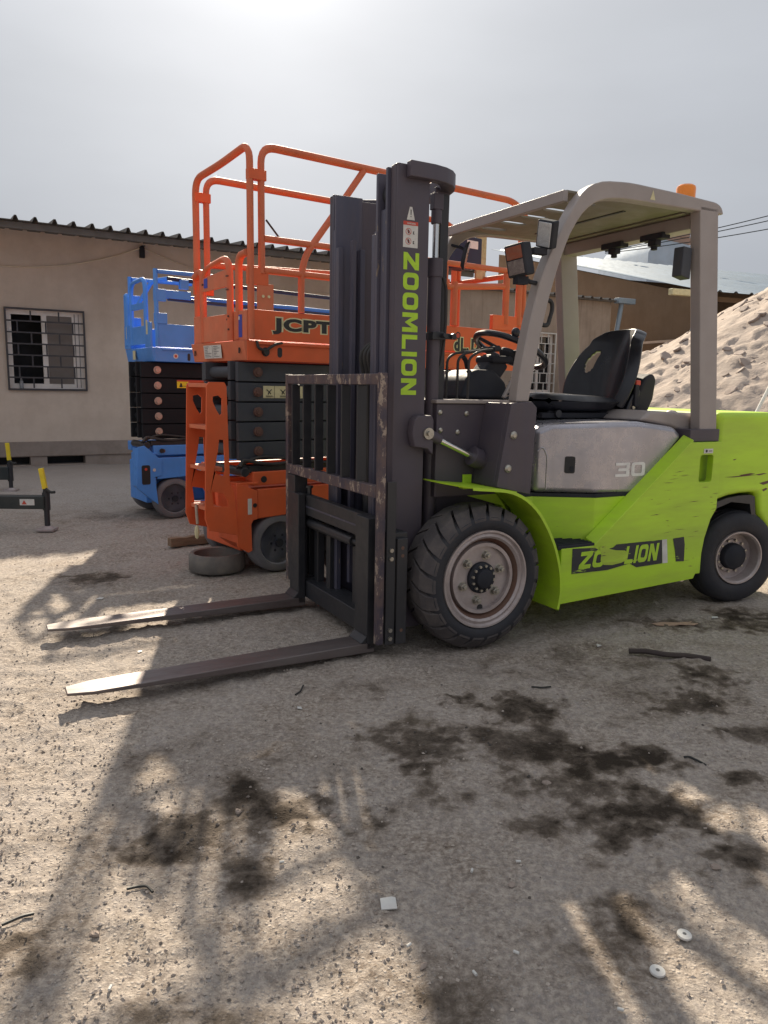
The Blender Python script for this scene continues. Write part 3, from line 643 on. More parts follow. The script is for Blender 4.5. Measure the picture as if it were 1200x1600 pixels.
MB().sweep([(.395, y, 2.06) for y in (.10, 1.12)], [(-.0, -.05), (.012, -.05), (.10, .062), (.125, .072), (.0, .02)] if 0 else [(0, 0)]) if False else None
MB().box(.425, .452, .112, 1.108, 2.062, 2.112).build('front_crossbar', 'guard', FK, bevel=.003)
MB().box(1.29, 1.385, .112, 1.108, 2.035, 2.1035).build('rear_crossbar', 'guard', FK, bevel=.004)
for x in (1.20,):
    MB().box(x, x+.035, .115, 1.105, 2.095, 2.1035).build('roof_rib', 'roof', FK, bevel=.004)
MB().box(.93, .95, .25, .95, 2.100, 2.1035).build('roof_groove', 'print', FK)
for k, y in enumerate((.30, .60)):
    MB().box(1.27, 1.33, y, y+.16, 2.015, 2.047).box(1.28, 1.32, y+.05, y+.11, 1.985, 2.02).cyl((1.30, y+.08, 1.99), (1.30, y+.08, 1.965), .018, n=10).build('lamp_bracket', 'plastic', FK, bevel=.003)
MB().prism([(1.195, 1.79), (1.262, 1.775), (1.262, 1.93), (1.20, 1.935)], .085, .15).build('reversing_buzzer_box', 'arm', FK, bevel=.006)
put2d(([(0, 0), (1, 0), (.5, 1)], [(0, 1, 2)]), 'warning_triangle', 'cream', FK, (.905, .05, 2.115), (1, 0, 0), (0, 0, 1), (.035, .045), .0012)
bl = MB().lathe((1.30, .19, 2.131), (0, 0, 1), [(0, .052), (.018, .052), (.018, .048)], 28).build('beacon_base', 'plastic', FK)
MB().lathe((1.30, .19, 2.153), (0, 0, 1), [(-.005, .047), (.088, .049), (.100, .046), (.108, .036), (.110, .02), (.110, 0)], 32).build('beacon_lens', 'amber', bl)
# grab handle
MB().tube([(.322, .08, 1.615), (.362, .08, 1.605), (.366, .08, 1.57), (.345, .08, 1.50), (.325, .08, 1.495), (.30, .08, 1.505)], .010, .02).build('grab_handle', 'hand', FK)
# lights
def lamp(name, c, rz, rx, w, h, d, parts):
    root = MB().box(0, d, -w/2, w/2, -h/2, h/2).build(name, 'plastic', FK, bevel=.008, seg=3); root.location = c; root.rotation_euler = (R(16) if name == 'headlamp' else R(-7), rx, rz)
    for nm, z0, z1, mm in parts:
        MB().box(-.004, .002, -w/2+.010, w/2-.010, z0, z1).build(nm, mm, root, bevel=.002)
    return root
l1 = lamp('indicator_lamp', (.115, .045, 1.762), R(20), R(-10), .100, .140, .070, (('amber_lens', .005, .060, mat('dim_amber_lens', (.24, .055, .025), .4, dirt=.5, dscale=50, bump=.4, bscale=200)), ('grey_lens', -.060, .001, mat('dusty_reflector', (.13, .10, .10), .5, dirt=.8, dcol=(.28, .24, .22), dscale=90, bump=.5, bscale=200))))
l2 = lamp('headlamp', (.262, .035, 1.885), R(14), R(-16), .088, .120, .045, (('lens', -.052, .052, 'lens'),))
MB().tube([(.17, .06, 1.70), (.21, .06, 1.68), (.27, .08, 1.68)], .010, .02).box(.13, .19, .04, .075, 1.665, 1.70).tube([(.15, .07, 1.78), (.2, .06, 1.80), (.26, .07, 1.82)], .006, .02).build('lamp_stay', 'plastic', FK)
MB().box(.215, .29, .04, .075, 1.80, 1.83).build('lamp_stay', 'plastic', FK, bevel=.004)
l3 = lamp('headlamp', (.215, 1.20, 1.885), R(-28), R(-14), .120, .125, .045, (('lens', -.052, .052, 'lens'),))
# mirror by the far leg
mr = MB().lathe((0, 0, 0), (1, 0, 0), [(-.018, .0), (-.015, .050), (0, .064), (.008, .064), (.008, 0)], 28).build('mirror', 'plastic', FK)
mr.scale = (1, .9, 1.25); mr.location = (.50, 1.02, 1.95); mr.rotation_euler = (R(0), R(12), R(-38))
MB().lathe((0, 0, 0), (1, 0, 0), [(.0082, .058), (.0086, 0)], 28).build('mirror_glass', 'chrome', mr)
MB().tube([(.45, 1.12, 2.02), (.50, 1.06, 2.0), (.51, 1.02, 1.96)], .008, .02).build('mirror_arm', 'plastic', FK)
# ---- steering, dash, levers
MB().box(.13, .42, .42, .80, 1.150, 1.151).build('dash_mat', 'plastic', FK)
V = [(.105, .42, 1.151), (.40, .42, 1.151), (.40, .76, 1.151), (.105, .76, 1.151), (.150, .44, 1.255), (.215, .46, 1.300), (.33, .46, 1.298), (.40, .45, 1.235), (.150, .72, 1.255), (.215, .70, 1.300), (.33, .70, 1.298), (.40, .74, 1.235)]
MB().add(V, [(0, 3, 2, 1), (0, 4, 8, 3), (4, 5, 9, 8), (5, 6, 10, 9), (6, 7, 11, 10), (7, 1, 2, 11), (0, 1, 7, 6, 5, 4), (3, 8, 9, 10, 11, 2)]).build('dash_cover', 'plastic', FK, bevel=.022, seg=4, ang=15)
sc_, st = Vector((.32, .61, 1.20)), Vector((.475, .61, 1.395))
MB().beam(sc_, sc_.lerp(st, .80), .11, .12, (0, 1, 0)).build('steering_column', 'plastic', FK, bevel=.015, seg=3)
MB().box(.36, .50, .53, .69, 1.335, 1.375).build('column_cover', 'plastic', FK, bevel=.015)
axis = Vector((.423, 0, .906)).normalized(); c0 = Vector((.535, .61, 1.408)); ea = Vector((.906, 0, -.423)); eb = Vector((0, 1, 0))
ring = [c0+.198*(math.cos(2*PI*k/48)*ea+math.sin(2*PI*k/48)*eb) for k in range(48)]
sw = MB().sweep(ring, [(.0165*math.cos(2*PI*k/10), .0165*math.sin(2*PI*k/10)) for k in range(10)], closed=True, up=axis).build('steering_wheel', 'seat', FK)
hb = MB().lathe(c0-axis*.055, axis, [(0, .035), (.03, .055), (.05, .05), (.056, .0)], 24)
for k in range(3):
    t = 2*PI*k/3+.5; hb.beam(c0-axis*.02, c0+.190*(math.cos(t)*ea+math.sin(t)*eb), .030, .012, axis)
hb.build('steering_hub', 'plastic', sw, bevel=.003)
MB().sphere(c0+.198*(math.cos(2.2)*ea-math.sin(2.2)*eb)+axis*.035, .024, 12, (1, 1, 1.1)).build('spinner_knob', 'seat', sw)
for k, y in enumerate((.45, .40, .35)):
    MB().tube([(.035+.03*k, y, 1.152), (.035+.03*k, y, 1.345), (.075+.03*k, y, 1.372), (.20, y+.04, 1.388), (.30, y+.08, 1.40)], .0065, .04).build('control_lever', 'hand', FK)
    MB().cyl((.29, y+.076, 1.399), (.335, y+.094, 1.405), .013, .016, n=12).build('lever_knob', 'plastic', FK)
MB().tube([(.22, .55, 1.31), (.19, .52, 1.345), (.16, .50, 1.36)], .012, .02).build('direction_lever', 'plastic', FK)
MB().box(.30, .315, .86, .98, 1.151, 1.30).build('brake_pedal_guard', 'guard', FK, bevel=.004)
pd = MB().cyl((0, .90, 0), (.03, .90, .008), .012, n=8)
bel = MB()
for k in range(9): bel.add(*[(lambda c_: ([(c_[0]-.018, c_[1]-.03, c_[2]), (c_[0]+.018, c_[1]-.03, c_[2]-.006), (c_[0]+.018, c_[1]+.03, c_[2]-.006), (c_[0]-.018, c_[1]+.03, c_[2]), (c_[0], c_[1]-.03, c_[2]+.012), (c_[0], c_[1]+.03, c_[2]+.012)], [(0, 1, 4), (3, 5, 2), (0, 4, 5, 3), (1, 2, 5, 4), (0, 3, 2, 1)]))((.335+.012*k, .36, 1.155+.021*k))][0])
bel.build('parking_brake_bellows', 'plastic', FK)
MB().beam((.33, .36, 1.15), (.455, .36, 1.36), .05, .02, (0, 1, 0)).build('parking_brake', 'guard', FK, bevel=.004)
# ---- seat
S = MB().box(.60, 1.16, .441, .779, 1.052, 1.068).box(.60, 1.16, .40, .44, 1.055, 1.085).box(.60, 1.16, .78, .82, 1.055, 1.085).box(.66, .74, .42, .80, 1.066, 1.10).box(1.02, 1.10, .42, .80, 1.066, 1.10).build('seat_rails', 'plastic', FK, bevel=.006)
for x in (.70, 1.10): MB().cyl((x, .385, 1.08), (x, .40, 1.08), .02, n=12).build('rail_roller', 'black', S)
# cushion: superelliptic pad, dished
def pad(nx=28, ny=24):
    V = []; F = []
    for side in (0, 1):
        for i in range(nx+1):
            for j in range(ny+1):
                u = -1+2*i/nx; v = -1+2*j/ny
                r = (abs(u)**4+abs(v)**4)**.25
                edge = max(0, 1-r**5)**.5
                x = .865+.325*u; y = .61+.255*v*(1-.08*(u < 0)*abs(u))
                if side == 0:
                    z = 1.145+.045*edge-.022*math.exp(-(v/.6)**2)*math.exp(-((u-.2)/.8)**2)*1.0+.012*(-u)
                else: z = 1.145-.066*edge
                V.append((x, y, z))
    m = (nx+1)*(ny+1)
    for i in range(nx):
        for j in range(ny):
            a = i*(ny+1)+j; q = (a, a+ny+1, a+ny+2, a+1)
            u = abs(-1+2*(i+.5)/nx); v = abs(-1+2*(j+.5)/ny)
            if (u**4+v**4)**.25 > 1.02: continue
            F.append(q); F.append(tuple(reversed([k+m for k in q])))
    return V, F
MB().add(*pad()).build('seat_cushion', 'seat', FK, ang=60)
# backrest: wrap-round shell with two hand holes
nu, nv_ = 96, 54; V = []; F = []
for i in range(nu+1):
    for j in range(nv_+1):
        u0 = -1+2*i/nu; v0 = j/nv_
        # square grid -> rounded outline
        q = (abs(u0)**5+abs(2*v0-1)**5)**.2; k_ = max(abs(u0), abs(2*v0-1))/max(q, 1e-6)
        u = u0*(1 if v0 < .5 else k_**1.6); v = .5+(v0-.5)*(1 if v0 < .5 else k_)
        hw = .225+.06*math.sin(min(1, .15+v*1.0)*PI)
        zt = 1.105+.435*v
        x = 1.305+.09*v+.05*v*v-.185*abs(u)**2.0*(1-.22*v)
        V.append((x, .61+hw*u, zt))
def inhole(i, j):
    u = abs(-1+2*(i+.5)/nu); v = (j+.5)/nv_
    return (abs(u-.70)/.085)**2+(abs(v-.60)/.15)**2 < 1
for i in range(nu):
    for j in range(nv_):
        if inhole(i, j): continue
        a = i*(nv_+1)+j; F.append((a, a+1, a+nv_+2, a+nv_+1))
sb_ = MB().add(V, F).build('seat_backrest', 'seat', FK, ang=180)
so_ = sb_.modifiers.new('thick', 'SOLIDIFY'); so_.thickness = .066; so_.offset = -1
ss = sb_.modifiers.new('sub', 'SUBSURF'); ss.levels = ss.render_levels = 2
MB().prism([(1.19, 1.085), (1.29, 1.08), (1.33, 1.16), (1.345, 1.27), (1.32, 1.31), (1.25, 1.28), (1.20, 1.19)], .395, .83).build('seat_back_shell', 'plastic', FK, bevel=.03, seg=4).location.x = .07
MB().prism([(1.09, 1.08), (1.16, 1.07), (1.20, 1.20), (1.175, 1.235), (1.12, 1.15)], .362, .392).build('recliner_cover', 'seat', FK, bevel=.010, seg=3).location.x = .06
MB().cyl((1.145, .360, 1.115), (1.145, .355, 1.115), .010, n=10).build('recliner_bolt', 'nut', FK).location.x = .06
MB().box(1.150, 1.185, .352, .375, 1.235, 1.265).build('belt_buckle', 'red', FK, bevel=.006).location.x = .06
MB().box(1.145, 1.175, .350, .368, 1.12, 1.24).build('seat_belt', 'plastic', FK, bevel=.004).location.x = .06
# ---- mast lettering and warning labels (on the outer rail, facing the near side)
put2d(block_text('ZOOMLION', .17), 'lettering', 'limeprint', FK, (-.350, yl-.0008, 1.780), (0, 0, -1), (1, 0, 0), (.61, .078), 0)
wl = MB().add([(-.354, yl-.0006, 1.82), (-.281, yl-.0006, 1.82), (-.281, yl-.0006, 1.905), (-.354, yl-.0006, 1.905)], [(0, 1, 2, 3)]).add([(-.354, yl-.0006, 1.80), (-.281, yl-.0006, 1.80), (-.281, yl-.0006, 1.82), (-.354, yl-.0006, 1.82)], [(0, 1, 2, 3)]).build('warning_label', 'white', FK, smooth=False)
MB().add([(-.354, yl-.0012, 1.892), (-.281, yl-.0012, 1.892), (-.281, yl-.0012, 1.908), (-.354, yl-.0012, 1.908)], [(0, 1, 2, 3)]).build('label_header', 'red', wl, smooth=False)
put2d(text2d('WARNING', offset=.02), 'label_text', 'white', wl, (-.336, yl-.0016, 1.8955), (1, 0, 0), (0, 0, 1), (.042, .008))
for z in (1.866, 1.826):
    ringp = [(-.328+.014*math.cos(t), z+.014*math.sin(t)) for t in np.linspace(0, 2*PI, 24, endpoint=False)]; rin = [(-.328+.0118*math.cos(t), z+.0118*math.sin(t)) for t in np.linspace(0, 2*PI, 24, endpoint=False)]
    b = MB(); b.add([(x, yl-.0014, zz) for x, zz in ringp+rin], [(i, (i+1) % 24, 24+(i+1) % 24, 24+i) for i in range(24)])
    b.beam((-.338, yl-.0014, z+.010), (-.318, yl-.0014, z-.010), .002, .0002, (0, 1, 0)); b.build('prohibition_symbol', 'red', wl, smooth=False)
    MB().add([(x, yl-.0013, z+q) for x, q in ((-.330, -.008), (-.324, -.008), (-.322, 0), (-.325, .006), (-.330, .009), (-.333, .002))], [tuple(range(6))]).add([(x, yl-.0013, z+q) for x, q in ((-.306, -.010), (-.298, -.010), (-.298, -.008), (-.303, -.004), (-.298, .002), (-.306, .002))], [tuple(range(6))]).build('label_figure', 'print', wl, smooth=False)
MB().add([(-.338, yl-.0010, 1.914), (-.298, yl-.0010, 1.914), (-.312, yl-.0010, 1.968), (-.324, yl-.0010, 1.968)], [(0, 1, 2, 3)]).build('warning_triangle', 'white', FK, smooth=False)
MB().add([(-.320, yl-.0016, 1.935), (-.316, yl-.0016, 1.935), (-.3155, yl-.0016, 1.957), (-.3205, yl-.0016, 1.957)], [(0, 1, 2, 3)]).add([(-.320, yl-.0016, 1.926), (-.316, yl-.0016, 1.926), (-.316, yl-.0016, 1.931), (-.320, yl-.0016, 1.931)], [(0, 1, 2, 3)]).build('exclamation_mark', 'print', FK, smooth=False)
# ------------------------------------------------------------------ scissor lifts (local x = along the deck, y = away, z = up)
def oval(cx, cz, pts): return [(cx+a, cz+b) for a, b in pts]
def lift_base(T, C, W, body_len, armm, pinm, z_top, n_arm, wheelR, ladder, zbase=.725, PW=.54):
    """chassis, wheels and the folded scissor pack"""
    wl_ = []
    for x, y, s in ((0, 0, -1), (body_len-.42, 0, -1), (0, W, 1), (body_len-.42, W, 1)):
        ax = (0, -s, 0); Wt = MB().lathe((0, 0, 0), ax, [(.012, wheelR*.70), (.018, wheelR*.66), (.024, wheelR*.2), (.012, .03), (.012, 0)], 40).build('wheel', 'greyrim', T)
        MB().lathe((0, 0, 0), ax, [(.012, wheelR*.70), (.0, wheelR*.74), (.0, wheelR*.93), (.010, wheelR*.985), (.03, wheelR), (.10, wheelR), (.12, wheelR*.98), (.13, wheelR*.9), (.13, wheelR*.6)], 48).build('tyre', 'greytyre', Wt, ang=50)
        hb_ = MB().cyl((0, s*-.008, 0), (0, s*.004, 0), .028, n=12)
        for k in range(6): hb_.cyl((.055*math.cos(k*PI/3), -s*.02, .055*math.sin(k*PI/3)), (.055*math.cos(k*PI/3), -s*.010, .055*math.sin(k*PI/3)), .009, n=6)
        hb_.build('wheel_hub', 'plastic', Wt)
        Wt.location = (x, y, wheelR)
    MB().box(-.22, body_len, .13, W-.13, .14, .50).build('chassis', C, T, bevel=.008)
    # side members above the wheels
    for y0, y1 in ((-.005, .10), (W-.10, W+.005)):
        MB().prism([(-.16, .365), (-.16, .553), (body_len, .553), (body_len, .30), (body_len-.15, .30), (body_len-.19, .39), (body_len-.65, .39), (body_len-.70, .14), (.32, .14), (.26, .385)], y0, y1).build('side_member', C, T, bevel=.006)
        MB().box(-.185, body_len-.05, y0+.012, y1+.01, .575, .662).build('guide_rail', C, T, bevel=.006)
        MB().box(.22, body_len-.6, y0+.015, y1, .06, .14).build('pothole_guard', C, T, bevel=.004)
    MB().cyl((-.115, -.008, .615), (-.115, -.0055, .615), .021, n=20).build('guide_hole', 'print', T)
    # end housing with the bevelled front corner
    for y0, y1 in ((-.015, -.004),):
        MB().prism([(-.305, .595), (-.245, .580), (-.165, .545), (-.165, .365), (-.195, .36), (-.21, .335), (-.205, .165), (-.232, .155), (-.31, .205), (-.31, .595)] if ladder else
                   [(-.330, .655), (-.27, .665), (-.12, .53), (-.12, .40), (-.185, .385), (-.16, .14), (-.35, .30)], y0, y1).build('corner_plate', C, T, bevel=.004)
        MB().box(-.203, -.166, y0+.001, y1+.004 if y0 > 0 else y1, .385, .50).build('plate_slot', 'print', T) if not ladder else None
    MB().prism([(-.31, .225), (-.22, .16), (-.22, .585), (-.31, .585)] if ladder else [(-.34, .31), (-.17, .15), (-.17, .58), (-.33, .645)], -.002, .25 if ladder else .13).build('end_housing', C, T, bevel=.004)
    MB().box(-.30, -.15, .0, .10, .585, .60).build('corner_cover', C, T, bevel=.003)
    if ladder: MB().box(-.235, -.207, -.0175, -.0155, .40, .50).build('small_tag', 'white', T)
    if ladder: MB().cyl((-.185, -.018, .455), (-.185, -.0155, .455), .014, n=14).build('tow_hole', 'print', T)
    MB().box(.22, .36, -.0075, -.0060, .41, .445).build('small_tag', 'white', T)
    # scissor pack
    dz = (z_top-zbase)/n_arm; x0, x1 = -.258, body_len-.12
    near = MB().box(x0, x1, .050, .085, .004, dz-.005).build('scissor_arm', armm, T, bevel=.003)
    inner = MB().box(x0-.02, x1+.02, .115, .150, .004, dz-.005).build('scissor_arm', armm, T, bevel=.003)
    pin_ = (MB().cyl((-.125, .030, dz/2), (-.125, .06, dz/2), .030, n=20).cyl((-.125, .022, dz/2), (-.125, .04, dz/2), .017, n=12) if pinm == 'pin' else MB().cyl((-.115, .044, dz/2), (-.115, .0495, dz/2), .034, n=20).cyl((-.115, .026, dz/2), (-.115, .05, dz/2), .022, n=16)).build('pivot_pin', pinm, T, bevel=.003)
    cross = MB().cyl((-.215, .15, dz/2), (-.215, PW, dz/2), .036, n=18).build('cross_tube', armm, T)
    for k in range(n_arm):
        z = zbase+dz*k
        (near if k == 0 else dup(near, T)).location = (0, 0, z)
        dup(near, T).location = (0, PW-.06, z)
        (inner if k == 0 else dup(inner, T)).location = (0, 0, z+dz*.06)
        dup(inner, T).location = (0, PW-.19, z+dz*.06)
        (pin_ if k == 0 else dup(pin_, T)).location = (0, 0, z)
        dup(pin_, T).location = ((x0+x1)/2+.125, 0, z); dup(pin_, T).location = (x1-x0-.27, 0, z)
        (cross if k == 0 else dup(cross, T)).location = (0, 0, z)
    MB().tube([(-.27, .02, .70), (-.24, .03, .74), (-.05, .02, .70), (.2, .04, .72), (.4, .03, .69)], .012, .08).tube([(-.28, .05, .69), (-.14, .03, .76), (.05, .03, .74), (.3, .05, .70)], .010, .08).build('hydraulic_hose', 'hand', T)
    MB().box(-.20, .5, .03, .14, .655, .70).cyl((-.24, .0, .665), (-.24, PW, .665), .03, n=16).build('slide_block', 'black', T, bevel=.006)
def deck(T, C, Cf, W, L, xa, zt=1.35, zk=1.655):
    for y0, y1, s in ((-.005, .02, 1), (W-.02, W+.005, -1)):
        MB().prism([(xa, zt+.119), (xa-.02+.02, zt+.119), (L, zt+.119), (L, zt), (xa+.0, zt)], y0, y1).build('deck_skirt', C, T, bevel=.004)
        MB().box(xa+.02, L+.02, y0-.004 if s > 0 else y1-.008, y0+.008 if s > 0 else y1+.004, zt+.126, zk).build('kick_panel', C, T, bevel=.003)
        MB().box(xa+.07, L, y0-.012 if s > 0 else y1, y0 if s > 0 else y1+.012, zt+.098, zt+.108).build('deck_lip', C, T, bevel=.002)
    MB().box(xa+.02, L, .02, W-.02, zt+.02, zt+.125).build('deck', C, T, bevel=.004)
    MB().prism([(xa-.025, zt+.118), (xa+.02, zt+.118), (xa+.02, zt), (xa-.002, zt)], .0, W).build('end_skirt', Cf, T, bevel=.004)
O = thing('scissor_lift', 'orange scissor lift with tall guard rails standing behind the forklift mast', 'scissor lift', (-.6759, 4.898, 0), R(38), 'folded scissor lifts')
W_ = .755; L_ = 2.27
lift_base(O, 'orange', W_, 1.75, 'arm', 'pin', 1.343, 5, .192, True, .728)
deck(O, 'orange', 'orange_faded', W_, L_, -.22)
sec = rrect(.044, .038, .013, 2)
def rail(T, pts, m='orange_rail', nm='guard_rail', rad=.07, s_=sec):
    return MB().sweep(fillet(pts, rad), s_).build(nm, m, T, ang=50)
H = 2.60
# end loop over the entrance
rail(O, [(-.19, .0, 1.48), (-.19, .0, H), (-.19, .38, H-.04), (-.19, W_, H-.06), (-.19, W_, 1.48)], rad=.10, nm='end_rail')
for y, top in ((.0, H), (W_, H-.04)):
    rail(O, [(-.115, y, 1.87), (-.115, y, top), (2.06, y, top+.02), (2.215, y, top-.06), (2.215, y, 1.68)], rad=.10)
    rail(O, [(-.105, y, 2.075 if y < .1 else 2.0), (2.10, y, 2.105)], nm='middle_rail')
    if y < .1: rail(O, [(-.105, y, 1.89), (1.30, y, 1.90)], nm='middle_rail')
    if y < .1: rail(O, [(.165, y, 1.66), (.165, y, 1.90), (.20, y, 2.02), (.42, y, 2.30), (.64, y, top-.01)], nm='brace_rail', rad=.12)
    rail(O, [(1.475, y, 1.66), (1.475, y, 1.97)], nm='post', rad=0, s_=rrect(.062, .05, .012, 2))
    rail(O, [(2.02, y, 1.70), (2.02, y, 2.08)], nm='post', rad=0, s_=rrect(.062, .05, .012, 2))
    rail(O, [(2.165, y, 1.70), (2.165, y, 2.42)], nm='post', rad=0, s_=rrect(.062, .05, .012, 2))
    rail(O, [(1.36, y, 1.66), (1.36, y, 2.10)], nm='post', rad=0)
    rail(O, [(1.385, y, 2.08), (1.385, y, 1.93), (1.99, y, 1.985)], nm='handle_rail', rad=.05)
    MB().box(-.215, -.075, y-.014, y+.014, 1.80, 1.90).build('rail_gusset', 'orange', O, bevel=.003)
    MB().box(-.205, -.09, y-.024, y+.024, 2.40, 2.46).build('rail_latch', 'orange', O, bevel=.003)
rail(O, [(2.215, .0, H-.03), (2.235, .37, H-.03), (2.215, W_, H-.06)], nm='end_rail')
rail(O, [(2.215, .0, 2.10), (2.225, W_, 2.10)], nm='end_rail')
MB().tube([(-.09, -.015, 2.18), (.05, .05, 2.09), (.10, .06, 2.085)], .006, .02).build('latch_chain', 'cable', O)
MB().box(-.155, -.04, -.012, -.009, 1.655, 1.810).build('rail_pocket', 'orange_faded', O, bevel=.002)
rv = MB().cyl((0, -.018, 0), (0, -.009, 0), .009, n=10).build('rivet', 'cream', O)
for k, x in enumerate((-.115, -.075)): (rv if k == 0 else dup(rv, O)).location = (x, 0, 1.735)
MB().box(1.87, 2.22, -.016, .02, 1.655, 1.766).build('rail_pocket', 'orange', O, bevel=.003)
# entrance: side panels, gate
for y0, y1 in ((.0, .19), (.60, W_)): MB().box(-.222, -.205, y0, y1, 1.470, 1.65).build('end_panel', 'orange_faded', O, bevel=.003)
gate = rail(O, [(-.235, .572, 1.475), (-.235, .572, 1.935), (-.235, .185, 1.985), (-.235, .185, 1.475)], nm='gate', rad=.12, s_=rrect(.042, .030, .010, 2))
MB().box(-.245, -.232, .19, .57, 1.472, 1.635).build('gate_panel', 'orange_faded', gate, bevel=.003)
MB().prism([(.20, 1.800), (.56, 1.792), (.56, 1.880), (.20, 1.905)], -.248, -.235, 'yz').build('gate_bar', 'orange_faded', gate, bevel=.003)
MB().box(-.2505, -.248, .475, .525, 1.815, 1.875).build('gate_slot', 'bluelabel', gate)
gb = MB().cyl((-.258, 0, 0), (-.25, 0, 0), .006, n=8).build('gate_bolt', 'pin', gate)
for k, (y, z) in enumerate(((.178, 1.86), (.192, 1.86), (.178, 1.78), (.192, 1.78), (.178, 1.62), (.192, 1.60), (.178, 1.54), (.54, 1.84))): (gb if k == 0 else dup(gb, gate)).location = (0, y, z)
rail(O, [(-.21, .005, 1.985), (-.21, .09, 1.975), (-.21, .115, 1.93), (-.21, .115, 1.48)], nm='entrance_rail', rad=.06)
rail(O, [(-.21, .75, 1.905), (-.21, .67, 1.94), (-.21, .625, 1.92), (-.21, .625, 1.48)], nm='entrance_rail', rad=.06)
MB().box(-.2240, -.2228, .055, .135, 1.49, 1.625).build('blue_label', 'bluelabel', O)
MB().box(-.2250, -.2242, .085, .125, 1.595, 1.615).box(-.2250, -.2242, .115, .128, 1.505, 1.545).build('label_print', 'white', O)
# front skirt label with table print
lb = MB().add([(-.2395, .30, 1.368), (-.2395, .555, 1.368), (-.2475, .555, 1.452), (-.2475, .30, 1.452)], [(0, 1, 2, 3)]).build('spec_label', 'white', O, smooth=False)
b = MB()
for k in range(7):
    for y0, y1 in ((.32, .41), (.44, .54)):
        z = 1.378+k*.0105; xx = -.2405-.008*(z-1.368)/.084
        w = .3+.7*random.random(); b.add([(xx-.0006, y0+(y1-y0)*(1-w), z), (xx-.0006, y1, z), (xx-.0008, y1, z+.003), (xx-.0008, y0+(y1-y0)*(1-w), z+.003)], [(0, 1, 2, 3)])
b.add([(-.2412, .424, 1.370), (-.2412, .428, 1.370), (-.2484, .428, 1.450), (-.2484, .424, 1.450)], [(0, 1, 2, 3)])
b.build('label_print', 'greyrim', lb, smooth=False)['kind'] = 'stuff'
sl = MB().prism([(q[0], q[1]) for q in rrect(.014, .035, .006, 3)], -.2445, -.2405, 'yz').build('skirt_slot', 'print', O)
sl.location = (0, .06, 1.41); dup(sl, O).location = (0, .70, 1.405)
MB().cyl((-.095, -.0062, 1.405), (-.095, -.0052, 1.405), .028, n=24).build('skirt_hole', 'print', O)
MB().prism([(p[0]+.005, p[1]+1.405) for p in rrect(.034, .062, .016, 4)], -.0060, -.0050).build('skirt_hole', 'print', O)
MB().tube([(-.16, -.012, 1.47), (-.155, -.02, 1.425), (-.11, -.025, 1.41), (-.03, -.015, 1.455), (.02, -.01, 1.462)], .009, .02).cyl((-.10, -.03, 1.405), (-.10, -.008, 1.405), .02, n=14).build('power_socket_cable', 'cable', O)
# lettering
def outlined(T, body, o, w, h, y, m='print', pad_=.008, off=.05):
    V1 = text2d(body, 1, off, spacing=1.12); V2 = text2d(body, 1, off*2.0, spacing=1.12)
    put2d(V2, 'lettering_outline', 'cream', T, (o[0]-pad_, y, o[1]-pad_), (1, 0, 0), (0, 0, 1), (w+2*pad_, h+2*pad_), 0)
    put2d(V1, 'lettering', m, T, (o[0], y-.001, o[1]), (1, 0, 0), (0, 0, 1), (w, h), 0)
outlined(O, 'JCPT', (-.05, 1.515), .445, .100, -.0100, off=.055)
outlined(O, '0807', (.43, 1.515), .42, .100, -.0100, off=.055)
# dealer logo: dL. Dingli
yq = -.0215
b0 = MB()
outlined(O, 'dL.', (1.48, 1.475), .15, .10, -.0105, m='print', off=.05)
outlined(O, 'D', (1.655, 1.475), .085, .098, -.0105, off=.06)
put2d(text2d('ingli', 1, .045), 'lettering', 'print', O, (1.755, -.0115, 1.462), (1, 0, 0), (0, 0, 1), (.16, .075), 0)
MB().cyl((1.515, -.0118, 1.59), (1.515, -.0112, 1.59), .018, n=20).build('logo_dot', 'red', O)
MB().cyl((1.515, -.0113, 1.59), (1.515, -.0105, 1.59), .026, n=20).build('logo_ring', 'print', O)
# warning label on the arms
wlb = MB().add([(-.085, .0485, 1.122), (.255, .0485, 1.122), (.255, .0485, 1.198), (-.085, .0485, 1.198)], [(0, 1, 2, 3)]).build('warning_label', 'cream', O, smooth=False)
b = MB()
for x in (-.06, .04, .14):
    b.tube([(x, .0475, 1.175), (x+.018, .0475, 1.160), (x+.035, .0475, 1.176)], .003, 0, n=5).tube([(x+.018, .0475, 1.165), (x+.010, .0475, 1.145)], .003, 0, n=5).tube([(x+.018, .0475, 1.160), (x+.03, .0475, 1.147)], .003, 0, n=5)
    b.box(x-.005, x+.05, .047, .048, 1.128, 1.131).box(x-.005, x+.04, .047, .048, 1.134, 1.137)
b.box(.082, .085, .047, .048, 1.122, 1.198).box(-.005, -.003, .047, .048, 1.122, 1.198)
b.build('label_figure', 'print', wlb)['kind'] = 'stuff'
# controls and folder on the far end of the platform
cbx = MB().box(1.90, 2.10, .36, .62, 2.17, 2.40).build('control_box', 'navy', O, bevel=.01)
MB().box(1.93, 2.05, .357, .3595, 2.31, 2.37).build('control_label', 'greyprint', cbx)
MB().cyl((2.0, .5, 2.40), (2.0, .5, 2.47), .018, n=14).build('joystick', 'plastic', cbx)
MB().box(2.12, 2.23, .44, .462, 2.10, 2.49).build('document_tube', mat('yellowed_board', (.50, .46, .26), .7, dirt=.8, dcol=(.25, .20, .08), dscale=14, chips=.3, ccol=(.12, .10, .07), cscale=24, bump=.2), O, bevel=.004)
